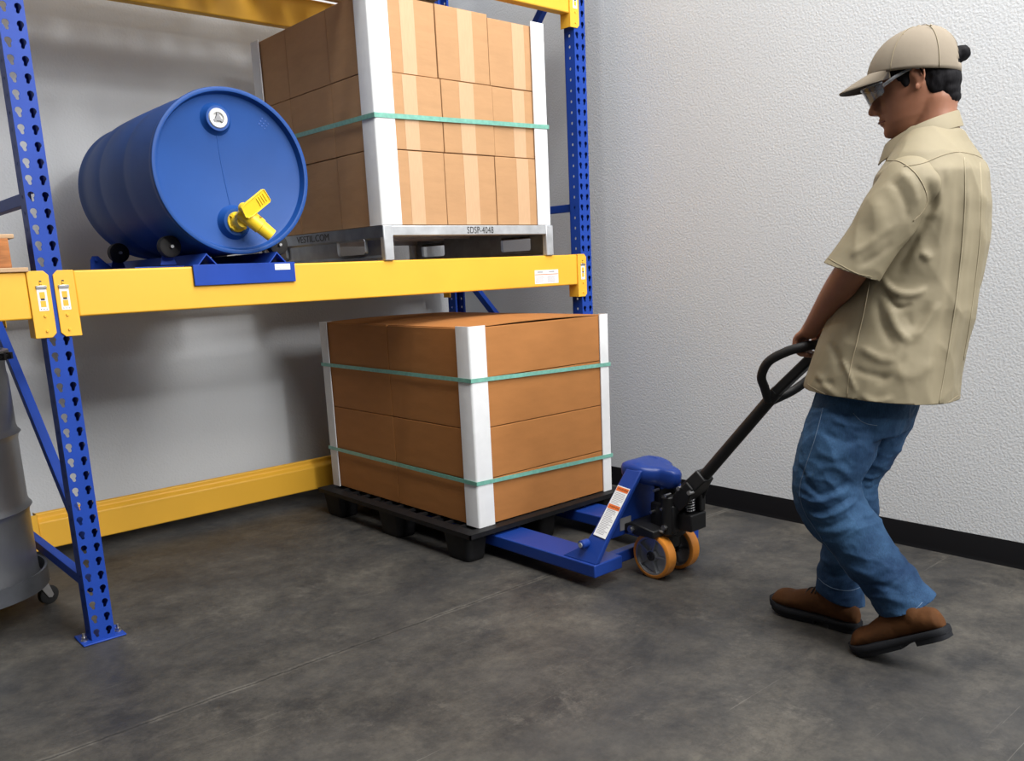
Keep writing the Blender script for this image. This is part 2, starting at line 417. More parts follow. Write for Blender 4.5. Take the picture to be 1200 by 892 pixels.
def upright(name_mesh, x0, face_y, back, parent):
    """open-backed C post, 76 mm face with two columns of teardrops; back=+1 opens towards +y"""
    T = 0.0022; D = 0.070; x1 = x0+0.076
    bm = new_bm()
    n = int((TOPZ-HZ)/PITCH)
    V, F_ = perforated(0, 0.076, -PITCH/2, PITCH/2, [teardrop(0.0175, 0.004, 1), teardrop(0.0585, 0.004, -1)])
    hole = [(0.035+0.0065*math.cos(a), 0.0065*1.15*math.sin(a)) for a in [2*math.pi*(i+0.5)/8 for i in range(8)]]
    VS, FS = perforated(0, D, -PITCH/2, PITCH/2, [hole])
    def sheet(V, F_, fn, z):
        vs = [bm.verts.new(fn(v.x, v.z+z)) for v in V]
        for f in F_: bm.faces.new([vs[i] for i in f])
    for k in range(n):
        z = HZ+PITCH*k-0.004
        for off in (0, T*back):
            sheet(V, F_, lambda a, zz: (x0+a, face_y+off, zz), z)
        for xx in (x0, x0+T, x1, x1-T):
            sheet(VS, FS, lambda a, zz: (xx, face_y+a*back, zz), z)
    bmesh.ops.remove_doubles(bm, verts=bm.verts, dist=0.00005)
    # solid foot piece below the first slot, and inward return lips
    yb = face_y+D*back
    def bx(a0, a1, b0, b1, z0, z1): box(bm, a0, a1, min(b0, b1), max(b0, b1), z0, z1)
    zt = HZ-0.004-PITCH/2
    bx(x0, x1, face_y, face_y+T*back, 0.006, zt); bx(x0, x0+T, face_y, yb, 0.006, zt); bx(x1-T, x1, face_y, yb, 0.006, zt)
    bx(x0, x0+0.014, yb-T*back, yb, 0.006, TOPZ-0.03); bx(x1-0.014, x1, yb-T*back, yb, 0.006, TOPZ-0.03)
    o = obj(name_mesh, bm, M['blue'], parent, smooth=False)
    return o
FD = 1.14   # frame depth, face to face
def rack_frame(label, x0):
    t = thing('rack_upright_frame', label, 'pallet rack', (x0+0.038, 0, 0), 0, 'blue upright frames of the pallet rack')
    lx = -0.038
    upright('post', lx, 0.0, 1, t); upright('post', lx, FD, -1, t)
    for y0, y1 in ((-0.02, 0.10), (FD-0.10, FD+0.02)):
        bm = new_bm(); box(bm, lx-0.033, lx+0.109, y0, y1, 0, 0.007)
        fp = obj('foot_plate', bm, M['blue'], t, bevel=0.004)
        for hx in (lx-0.018, lx+0.094):
            ab = new_bm(); cyl(ab, (hx, (y0+y1)/2-0.015, 0.007), (hx, (y0+y1)/2-0.015, 0.010), 0.012, n=20)
            cyl(ab, (hx, (y0+y1)/2-0.015, 0.010), (hx, (y0+y1)/2-0.015, 0.020), 0.009, n=6)
            cyl(ab, (hx, (y0+y1)/2-0.015, 0.020), (hx, (y0+y1)/2-0.015, 0.034), 0.005, n=12)
            obj('anchor_bolt', ab, M['steel'], fp)
    def brace(p0, p1):
        # thin C-channel strut between the posts
        p0 = Vector(p0); p1 = Vector(p1); d = (p1-p0); L = d.length
        mt = basis(p0, d, (1, 0, 0))
        bm = new_bm()
        h = 0.019; w = 0.016
        prism(bm, [(-w, -h), (w, -h), (w, -h+0.003), (-w+0.003, -h+0.003), (-w+0.003, h-0.003), (w, h-0.003), (w, h), (-w, h)], 'x', 0, L, mt)
        obj('brace', bm, M['blue'], t, bevel=0.002)
    y0, y1 = 0.030, FD-0.030
    for z in (0.190, 1.508): brace((0, y0, z), (0, y1, z))
    brace((0, y0, 0.335), (0, y1, 1.275))
    brace((0, y0, 2.72), (0, y1, 1.62))
    return t
rack_frame('blue perforated rack upright at the left, beside the grey steel drum', -0.076)
rack_frame('blue perforated rack upright at the right end, close to the white side wall', 2.414)

def beam(label, x0, x1, yf, z0, z1, facing, step=False, clips=(True, True), drop=0.062, name='rack_beam'):
    """box beam with an angle connector at each end. facing=-1: front at yf looking to -y"""
    t = thing(name, label, 'rack beam', ((x0+x1)/2, yf, 0), 0, 'yellow rack beams')
    cx = (x0+x1)/2
    th = 0.052; s = -facing
    bm = new_bm()
    ya, yb = (yf, yf+th*s)
    if step:
        h = z1-z0; st = 0.038
        poly = [(ya, z0), (yb, z0), (yb, z1), (ya+0.026*s, z1), (ya+0.026*s, z1-st*0.62), (ya, z1-st)]
        poly = [(y-yf, z) for y, z in poly]
    else:
        poly = [(0, z0), (th*s, z0), (th*s, z1), (0, z1)]
    vs = prism(bm, poly, 'x', x0-cx, x1-cx)
    obj('beam_rail', bm, M['yellow'], t, bevel=0.006, seg=3)
    for side, xe in ((-1, x0), (1, x1)):
        bm = new_bm()
        cw = 0.064
        xa = xe-cx-0.001*side; xo = xa+cw*side
        zc0 = z0-drop; zc1 = z1+0.002
        e = 0.003
        lo, hi = min(xa, xo), max(xa, xo)
        c = 0.014
        # face plate with clipped outer corners
        if side > 0: poly = [(lo, zc0), (hi-c, zc0), (hi, zc0+c), (hi, zc1-c), (hi-c, zc1), (lo, zc1)]
        else: poly = [(hi, zc0), (hi, zc1), (lo+c, zc1), (lo, zc1-c), (lo, zc0+c), (lo+c, zc0)]
        prism(bm, poly, 'y', -0.0045*s, -0.0045*s-0.0001+0.0035*s)
        # side flange going back past the post
        fx0, fx1 = (lo, lo+0.0035) if side > 0 else (hi-0.0035, hi)
        ys = sorted((-0.0045*s, 0.062*s))
        box(bm, fx0, fx1, ys[0], ys[1], zc0, zc1)
        cp = obj('end_connector', bm, M['yellow'], t, bevel=0.0022)
        xm = xe-cx+side*0.036
        bm = new_bm()
        for zz in (zc1-0.040, z0+0.008, zc0+0.022):
            cyl(bm, (xm, -0.004*s, zz), (xm, -0.0085*s, zz), 0.0052, 0.0035, n=14)
        obj('rivet', bm, M['yellow'], cp)
        if clips[0 if side < 0 else 1]:
            zl = (z0+z1)/2-0.012
            bm = new_bm(); box(bm, xm-0.014, xm+0.014, *sorted((-0.0046*s, -0.0052*s)), zl-0.038, zl+0.034)
            lb = obj('instruction_label', bm, M['paper'], cp); lb['label'] = 'small white label with yellow pictures'
            bm = new_bm()
            for zz in (zl+0.012, zl-0.016): box(bm, xm-0.008, xm+0.008, *sorted((-0.0052*s, -0.0055*s)), zz-0.010, zz+0.010)
            obj('label_picture', bm, M['yellow'], lb)
            bm = new_bm()
            box(bm, xm-0.006, xm+0.006, *sorted((-0.0055*s, -0.0058*s)), zl-0.004, zl+0.002)
            for q in (-0.008, 0, 0.008): box(bm, xm+q-0.001, xm+q+0.001, *sorted((-0.0052*s, -0.0056*s)), zl-0.034, zl-0.031)
            box(bm, xm-0.0035, xm+0.0035, *sorted((-0.0040*s, -0.0052*s)), zl+0.044, zl+0.058)
            obj('label_print', bm, M['print_black'], lb)
            bm = new_bm(); box(bm, xm-0.016, xm+0.016, *sorted((-0.0046*s, -0.009*s)), zl+0.032, zl+0.042)
            obj('safety_clip', bm, M['steel'], cp, bevel=0.001)
    return t
BX0, BX1 = 0.031, 2.384
mid = beam('long yellow front beam under the blue drum and the upper carton load', BX0, BX1, 0.0, 1.122, 1.272, -1)
bm_ = beam('yellow front beam of the left bay holding the wooden pallet corner', -2.46, -0.107, 0.0, 1.122, 1.272, -1)
beam('yellow top front beam crossing the upper right corner above the cartons', BX0, BX1, 0.0, 2.41, 2.56, -1)
beam('yellow rear beam at shelf height behind the drum, mostly hidden', BX0, BX1, FD-0.002, 1.122, 1.272, 1)
beam('yellow top rear beam seen from below above the blue drum', BX0, BX1, FD-0.002, 2.455, 2.605, 1)
beam('yellow stepped beam low along the back wall behind the carton stack', BX0, BX1, FD-0.062, 0.073, 0.236, -1, step=True, clips=(False, False), drop=0.0)
beam('yellow stepped rear floor beam of the left bay behind the grey drum', -2.46, -0.107, FD-0.062, 0.073, 0.236, -1, step=True, clips=(False, False), drop=0.0)
beam('yellow top front beam of the left bay at the frame edge', -2.46, -0.107, 0.0, 2.41, 2.56, -1)
# unseen slatted decks, guessed; added to shade the bay and break up the light
for k, (xa, xb) in enumerate(((0.06, 1.18), (1.24, 2.36))):
    t = thing('slatted_deck', ['slatted wooden deck on the top beams above the blue drum', 'slatted wooden deck on the top beams above the taped cartons'][k], 'deck', ((xa+xb)/2, 0.57, 2.606))
    hx = (xb-xa)/2
    for q in range(3):
        bm = new_bm(); y = -0.50+q*0.48; box(bm, -hx, hx, y, y+0.04, 0.0, 0.09); obj('bearer', bm, M['wood'], t, bevel=0.002)
    for q, (xq, wq) in enumerate(((0, 0.14), (0.17, 0.09), (0.29, 0.10), (0.45, 0.14), (0.61, 0.09), (0.72, 0.10), (0.86, 0.09), (0.98, 0.14))):
        bm = new_bm(); x = -hx+xq; box(bm, x, x+wq, -0.53, 0.53, 0.09, 0.108); obj('slat', bm, M['wood'], t, bevel=0.002)
# capacity sticker on the main beam (part of that beam)
mx = (BX0+BX1)/2
bm = new_bm(); box(bm, 2.088-mx, 2.247-mx, -0.0012, -0.0004, 1.137, 1.203)
stk = obj('capacity_sticker', bm, M['paper'], mid); stk['label'] = 'white sticker with an orange line and grey print'
bm = new_bm(); box(bm, 2.090-mx, 2.245-mx, -0.0016, -0.0012, 1.180, 1.1835); obj('orange_line', bm, M['print_orange'], stk)
bm = new_bm()
for cx0 in (2.092, 2.170):
    box(bm, cx0+0.014-mx, cx0+0.050-mx, -0.0016, -0.0012, 1.190, 1.197)
    for r_ in range(8):
        w = 0.070*(0.7+0.3*random.random()); z = 1.174-r_*0.0044
        box(bm, cx0-mx, cx0+w-mx, -0.0015, -0.0012, z-0.0009, z+0.0009)
obj('fine_print', bm, M['print_grey'], stk)

# ------------------------------------------------------------------ cartons
def carton(label, x0, x1, y0, y1, z0, z1, m, group, tape=None, rot=0.0, seed=0, flap=None):
    g = 0.0016
    cx, cy = (x0+x1)/2, (y0+y1)/2
    hx, hy = (x1-x0)/2-g, (y1-y0)/2-g
    bm = new_bm()
    nx, ny, nz = 8, 8, 6
    # gently bulging panels
    rnd = random.Random(seed)
    bmesh.ops.create_cube(bm, size=1.0)
    bmesh.ops.subdivide_edges(bm, edges=bm.edges[:], cuts=7, use_grid_fill=True)
    H = z1-z0-0.003
    px, py = rnd.uniform(0.0004, 0.0010), rnd.uniform(0.0004, 0.0010)
    for v in bm.verts:
        x, y, z = v.co.x*2, v.co.y*2, v.co.z*2
        bul = lambda a, b_: (1-a*a)*(1-b_*b_)
        dx = (px*bul(y, z))*(1 if x > 0.99 else -1 if x < -0.99 else 0)
        dy = (py*bul(x, z))*(1 if y > 0.99 else -1 if y < -0.99 else 0)
        v.co = (x*hx+dx, y*hy+dy, (z+1)/2*H+0.0015)
    o = obj('carton', bm, m, bevel=0.0022, angle=50)
    o.location = (cx, cy, z0); o.rotation_euler = (0, 0, rot)
    tag(o, label, 'box', group)
    if tape:
        for ta, tb in tape:
            bm = new_bm(); n = 10
            rows = []
            for i in range(n+1):
                z = 0.003+(H-0.004)*i/n; zz = 2*(z/H)-1
                row = []
                for xx in (ta, tb):
                    xr = (xx-cx)/hx
                    row.append((xx-cx, -hy-py*max(0, (1-xr*xr)*(1-zz*zz))-0.0010, z))
                rows.append(row)
            for q, back in ((0, 0.0), (1, 0.0008)):
                vs = [[bm.verts.new((p[0], p[1]+back, p[2])) for p in r] for r in rows]
                for A, B in zip(vs, vs[1:]): bm.faces.new((A[0], A[1], B[1], B[0]))
                if q == 0: first = vs
            for A, B, C_, D_ in zip(first, first[1:], vs, vs[1:]):
                bm.faces.new((A[0], B[0], D_[0], C_[0])); bm.faces.new((A[1], C_[1], D_[1], B[1]))
            obj('tape', bm, M['tape'], o)
    return o
UZ = [1.417, 1.7245, 2.029, 2.330]
UX = [1.243, 1.583, 1.873, 2.203]
UY = [0.003, 0.335, 0.705, 1.035]
rowname = ['bottom row', 'middle row', 'top row']; colname = ['left', 'centre', 'right']
jit = random.Random(3)
TP = [(1.393, 1.464), (1.690, 1.771), (2.004, 2.078)]
for r_ in range(3):
    for c_ in range(3):
        t0, t1 = TP[c_]
        sh = [0.0, -0.006, 0.008][r_]
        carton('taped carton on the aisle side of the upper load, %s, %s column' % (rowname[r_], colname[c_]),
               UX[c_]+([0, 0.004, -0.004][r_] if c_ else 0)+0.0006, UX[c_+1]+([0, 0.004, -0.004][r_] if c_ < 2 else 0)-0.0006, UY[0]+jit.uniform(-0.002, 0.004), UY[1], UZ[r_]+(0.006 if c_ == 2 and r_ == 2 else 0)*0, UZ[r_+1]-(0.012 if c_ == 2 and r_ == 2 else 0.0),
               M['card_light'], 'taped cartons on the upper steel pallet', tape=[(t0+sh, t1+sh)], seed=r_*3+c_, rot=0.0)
    for k in (1, 2):
        carton('untaped carton in the left side of the upper load, %s, %s' % (rowname[r_], ['', 'middle one', 'rearmost'][k]),
               UX[0]+jit.uniform(0, 0.004), UX[1], UY[k], UY[k+1], UZ[r_], UZ[r_+1], M['card_light'], 'taped cartons on the upper steel pallet', seed=20+r_*3+k, rot=0.0)
LX0, LX1 = 1.385, 2.212
LY = [-0.352, 0.258, 0.865]
LZ = [0.1385, 0.339, 0.560, 0.772, 0.985]
rn = ['bottom layer of the lower load', 'second layer up, lower load', 'third layer up, lower load', 'top layer of the lower load']
for r_ in range(4):
    for k in range(2):
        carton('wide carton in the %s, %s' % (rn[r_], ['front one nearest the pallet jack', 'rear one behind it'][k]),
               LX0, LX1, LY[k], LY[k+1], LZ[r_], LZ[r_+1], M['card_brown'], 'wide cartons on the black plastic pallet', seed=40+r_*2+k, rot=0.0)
# raised top flaps lying on the lower load
tops = [o for o in bpy.data.objects if o.name.startswith('carton') and 'top layer' in o.get('label', '') and 'wide carton' in o['label']]
for o in tops:
    front = 'front one' in o['label']
    hx, hy = (LX1-LX0)/2-0.004, (LY[1]-LY[0])/2-0.002
    H = LZ[4]-LZ[3]
    bm = new_bm(); n = 14
    g0 = []
    for i in range(n+1):
        row = []
        for j in range(n+1):
            x = -1+2*i/n; y = -1+2*j/n
            hump = 0.006+0.020*(1-x*x)*(0.45+0.55*(1-abs(y))) if front else 0.006+0.018*(1-x*x)*(1-0.6*abs(y))
            row.append((x*hx*0.995, y*hy*0.985, H-0.004+hump))
        g0.append(row)
    A = [[bm.verts.new(p) for p in r] for r in g0]; B = [[bm.verts.new((p[0], p[1], p[2]-0.004)) for p in r] for r in g0]
    for i in range(n):
        for j in range(n):
            bm.faces.new((A[i][j], A[i+1][j], A[i+1][j+1], A[i][j+1])); bm.faces.new((B[i][j], B[i][j+1], B[i+1][j+1], B[i+1][j]))
    for i in range(n):
        bm.faces.new((A[i][0], B[i][0], B[i+1][0], A[i+1][0])); bm.faces.new((A[i][n], A[i+1][n], B[i+1][n], B[i][n]))
        bm.faces.new((A[0][i], A[0][i+1], B[0][i+1], B[0][i])); bm.faces.new((A[n][i], B[n][i], B[n][i+1], A[n][i+1]))
    obj('top_flap', bm, M['card_brown'], o)

def protector(label, x, y, sx, sy, z0, z1, w, group, tilt=(0, 0)):
    """L-shaped white edge board wrapped on a vertical corner; sx, sy point into the load"""
    t = 0.005; r = 0.010
    bm = new_bm()
    out = [(0, w), (0, r), (r*0.3, r*0.3), (r, 0), (w, 0), (w, t), (r, t), (t+0.002, t+0.002), (t, r), (t, w)]
    prism(bm, [(a*sx, b_*sy) for a, b_ in out], 'z', 0, z1-z0)
    o = obj('corner_protector', bm, M['board'], angle=60)
    o.location = (x, y, z0); o.rotation_euler = (tilt[0], tilt[1], 0)
    return tag(o, label, 'edge protector', group)
gU = 'white edge boards on the upper load'; gL = 'white edge boards on the lower load'
protector('tall white edge board on the near front corner of the upper carton load', UX[0]-0.007, UY[0]-0.008, 1, 1, 1.418, 2.36, 0.098, gU)
protector('tall white edge board on the right front corner of the upper carton load', UX[3]+0.006, UY[0]-0.008, -1, 1, 1.418, 2.335, 0.088, gU)
protector('tall white edge board on the rear left corner of the upper carton load', UX[0]-0.007, UY[3]+0.007, 1, -1, 1.418, 2.335, 0.088, gU)
protector('white edge board on the near front corner of the lower carton load', LX0-0.007, LY[0]-0.007, 1, 1, 0.1375, 0.992, 0.088, gL)
protector('white edge board on the right front corner of the lower carton load', LX1+0.006, LY[0]-0.007, -1, 1, 0.1375, 0.990, 0.062, gL)
protector('white edge board on the rear left corner of the lower carton load', LX0-0.007, LY[2]+0.006, 1, -1, 0.1375, 0.990, 0.075, gL)

def strap(label, x0, x1, y0, y1, zs, group, h=0.0095):
    """band around four corners; zs = height at each corner, sagging slightly"""
    cs = [(x0, y0), (x1, y0), (x1, y1), (x0, y1)]
    pts = []
    for i in range(4):
        (a, b_), (c, d) = cs[i], cs[(i+1) % 4]
        for k in range(8):
            t = tt = k/8
            z = zs[i]*(1-t)+zs[(i+1) % 4]*t
            pts.append((a+(c-a)*tt, b_+(d-b_)*tt, z))
    cx, cy = (x0+x1)/2, (y0+y1)/2
    bm = new_bm(); rings = []
    for x, y, z in pts:
        d = Vector((x-cx, y-cy, 0)); ox = 0.0012 if abs(abs(x-cx)-(x1-x0)/2) < 0.001 else 0; oy = 0.0012 if abs(abs(y-cy)-(y1-y0)/2) < 0.001 else 0
        o_ = Vector((ox*(1 if x > cx else -1), oy*(1 if y > cy else -1), 0))
        p = Vector((x, y, z))
        rings.append([p+o_+Vector((0, 0, h)), p+o_-Vector((0, 0, h)), p-o_-Vector((0, 0, h)), p-o_+Vector((0, 0, h))])
    V = [[bm.verts.new(q) for q in r] for r in rings]
    for A, B in zip(V, V[1:]+V[:1]):
        for k in range(4): bm.faces.new((A[k], A[(k+1) % 4], B[(k+1) % 4], B[k]))
    o = obj('strap', bm, M['strap'], smooth=False)
    return tag(o, label, 'strap', group)
u0, u1, v0, v1 = UX[0]-0.0095, UX[3]+0.0085, UY[0]-0.0105, UY[3]+0.0095
strap('green plastic strap around the middle of the upper carton load', u0, u1, v0, v1, [1.853, 1.874, 1.87, 1.861], 'green load straps')
l0, l1, m0, m1 = LX0-0.0095, LX1+0.0085, LY[0]-0.0095, LY[2]+0.0085
strap('upper green plastic strap around the lower carton load', l0, l1, m0, m1, [0.770, 0.752, 0.765, 0.775], 'green load straps', 0.0085)
strap('lower green plastic strap around the lower carton load', l0, l1, m0, m1, [0.333, 0.309, 0.32, 0.338], 'green load straps', 0.0085)

# ------------------------------------------------------------------ upper steel pallet
def steel_pallet():
    t = thing('steel_pallet', 'grey steel pallet on the yellow beam carrying the taped cartons', 'pallet', (1.722, 0.5, 1.272))
    ox, oy, oz = 1.722, 0.5, 1.272
    X0, X1, Y0, Y1 = 1.232-ox, 2.212-ox, -0.012-oy, 1.16-oy
    Z0, Z1 = 0.004, 1.416-oz
    bm = new_bm(); box(bm, X0+0.004, X1-0.004, Y0+0.004, Y1-0.004, Z1-0.004, Z1-0.0005); obj('deck_sheet', bm, M['galv'], t)
    for y0, nm in ((Y0, 'front'), (Y1-0.03, 'rear')):
        bm = new_bm(); box(bm, X0+0.03, X1-0.03, y0, y0+0.03, Z1-0.043, Z1-0.001)
        rail = obj('edge_rail', bm, M['galv'], t, bevel=0.004)
        if nm == 'front':
            me = text_mesh('SDSP-4048', 0.042, basis((1.722-ox+0.031, Y0-0.0008, Z1-0.023), (1, 0, 0), (0, 0, 1)), sx=0.74, spacing=1.12)
            link_mesh('stencil_text', me, M['print_black'], rail, smooth=False)
            box_b = new_bm(); box(box_b, 0.385, 0.392, Y0-0.0006, Y0, Z1-0.038, Z1-0.034)
            obj('scuff_mark', box_b, M['print_grey'], rail)
    for xx, s in ((X0, 1), (X1, -1)):
        # pressed side panel, bent in at mid height, with two rounded fork slots
        prof = [(0.0, Z1-0.002), (0.004, Z1-0.055), (0.012, Z1-0.060), (0.012, 0.030), (0.0, 0.024), (0.0, Z0)]
        slots = [(0.14-oy, 0.37-oy), (0.86-oy, 1.08-oy)]
        zs0, zs1 = 1.302-oz, 1.370-oz
        def rrect(y0, y1, z0, z1, r=0.014):
            out = []
            for (cy, cz, a0) in ((y1-r, z1-r, 0), (y0+r, z1-r, 90), (y0+r, z0+r, 180), (y1-r, z0+r, 270)):
                for q in range(5):
                    a = R(a0+q*22.5); out.append((cy+r*math.cos(a), cz+r*math.sin(a)))
            return out
        V, F_ = perforated(Y0+0.02, Y1-0.02, 0.016, Z1-0.045, [rrect(a, b_, zs0, zs1) for a, b_ in slots])
        bm = new_bm()
        for off in (0.012, 0.0145):
            vs = [bm.verts.new((xx+s*off, v.x, v.z)) for v in V]
            for f in F_: bm.faces.new([vs[i] for i in f])
        for a, b_ in slots:
            rr = rrect(a, b_, zs0, zs1)
            A = [bm.verts.new((xx+s*0.0145, y, z)) for y, z in rr]; B = [bm.verts.new((xx+s*0.000, y, z)) for y, z in rr]
            rr2 = [((y-(a+b_)/2)*1.05+(a+b_)/2, (z-(zs0+zs1)/2)*1.12+(zs0+zs1)/2) for y, z in rr]
            A2 = [bm.verts.new((xx+s*0.012, y, z)) for y, z in rr2]
            n = len(rr)
            for i in range(n):
                bm.faces.new((A[i], B[i], B[(i+1) % n], A[(i+1) % n])); bm.faces.new((B[i], A2[i], A2[(i+1) % n], B[(i+1) % n]))
        prism(bm, [(xx, Z1-0.001), (xx+s*0.003, Z1-0.001), (xx+s*0.003, Z1-0.046), (xx+s*0.015, Z1-0.052), (xx+s*0.012, Z1-0.056), (xx, Z1-0.048)], 'y', Y0+0.004, Y1-0.004)
        prism(bm, [(xx+s*0.012, 0.024), (xx+s*0.015, 0.024), (xx+s*0.006, 0.012), (xx+s*0.006, Z0), (xx, Z0), (xx, 0.014)], 'y', Y0+0.02, Y1-0.02)
        sp = obj('side_panel', bm, M['galv_side'], t, smooth=False)
        if s == 1:
            me = text_mesh('VESTIL.COM', 0.044, basis((xx-0.0006, 0.585-oy, Z1-0.026), (0, -1, 0), (0, 0, 1)), sx=1.28)
            link_mesh('stencil_text', me, M['print_black'], sp, smooth=False)
    for xx in (X0+0.001, X1-0.048):
        for y0 in (Y0-0.001, Y1-0.029):
            bm = new_bm(); box(bm, xx, xx+0.047, y0, y0+0.030, Z0-0.004, Z1)
            obj('corner_leg', bm, M['galv'], t, bevel=0.004)
    for y in (0.36-oy, 0.62-oy, 0.85-oy):
        bm = new_bm(); box(bm, X0+0.02, X1-0.02, y, y+0.03, Z1-0.03, Z1-0.005); obj('cross_member', bm, M['galv'], t)
    return t
steel_pallet()

# ------------------------------------------------------------------ black plastic pallet
def plastic_pallet():
    X0, X1, Y0, Y1, H = 1.293, 2.262, -0.402, 0.875, 0.136
    cx, cy = (X0+X1)/2, (Y0+Y1)/2
    t = thing('plastic_pallet', 'black plastic pallet on the floor under the wide brown cartons', 'pallet', (cx, cy, 0))
    bm = new_bm()
    hx, hy = (X1-X0)/2, (Y1-Y0)/2
    V = []; holes = []
    # open lattice deck
    nx, ny = 10, 12
    mx_, my_ = 0.045, 0.045
    cw, ch = (2*hx-2*mx_)/nx, (2*hy-2*my_)/ny
    for i in range(nx):
        for j in range(ny):
            x0 = -hx+mx_+i*cw+0.010; x1 = x0+cw-0.020; y0 = -hy+my_+j*ch+0.009; y1 = y0+ch-0.018
            holes.append([(x0, y0), (x1, y0), (x1, y1), (x0, y1)])
    Vv, F_ = perforated(-hx, hx, -hy, hy, holes)
    top = [bm.verts.new((v.x, v.z, H)) for v in Vv]; bot = [bm.verts.new((v.x, v.z, H-0.012)) for v in Vv]
    for f in F_: bm.faces.new([top[i] for i in f]); bm.faces.new([bot[i] for i in reversed(f)])
    for h in holes:
        A = [bm.verts.new((x, y, H)) for x, y in h]; B = [bm.verts.new((x, y, H-0.012)) for x, y in h]
        for i in range(4): bm.faces.new((A[i], A[(i+1) % 4], B[(i+1) % 4], B[i]))
    bmesh.ops.remove_doubles(bm, verts=bm.verts, dist=0.0001)
    # rim skirt
    for x0, x1, y0, y1 in ((-hx, hx, -hy, -hy+0.006), (-hx, hx, hy-0.006, hy), (-hx, -hx+0.006, -hy, hy), (hx-0.006, hx, -hy, hy)):
        box(bm, x0, x1, y0, y1, H-0.021, H-0.001)
    for k in range(1, 8): box(bm, -hx+0.01, hx-0.01, -hy+k*2*hy/8-0.004, -hy+k*2*hy/8+0.004, H-0.03, H-0.008)
    for k in range(1, 7): box(bm, -hx+k*2*hx/7-0.004, -hx+k*2*hx/7+0.004, -hy+0.01, hy-0.01, H-0.03, H-0.008)
    obj('deck', bm, M['black_plastic'], t, smooth=False)
    for px in (-hx+0.066, 0.0, hx-0.066):
        for py in (-hy+0.12, 0.0, hy-0.12):
            bm = new_bm(); rings = []
            for z, s in ((H-0.012, 1.0), (0.02, 0.84), (0.006, 0.80), (0.0, 0.74)):
                wx, wy, r = (0.060*s, 0.095*s, 0.03*s)
                if px == 0: wx *= 0.9
                ring = []
                for (qx, qy, a0) in ((wx-r, wy-r, 0), (-wx+r, wy-r, 90), (-wx+r, -wy+r, 180), (wx-r, -wy+r, 270)):
                    for q in range(6):
                        a = R(a0+q*18); ring.append((px+qx+r*math.cos(a), py+qy+r*math.sin(a), z))
                rings.append(ring)
            loft(bm, rings)
            obj('foot', bm, M['black_plastic'], t)
plastic_pallet()
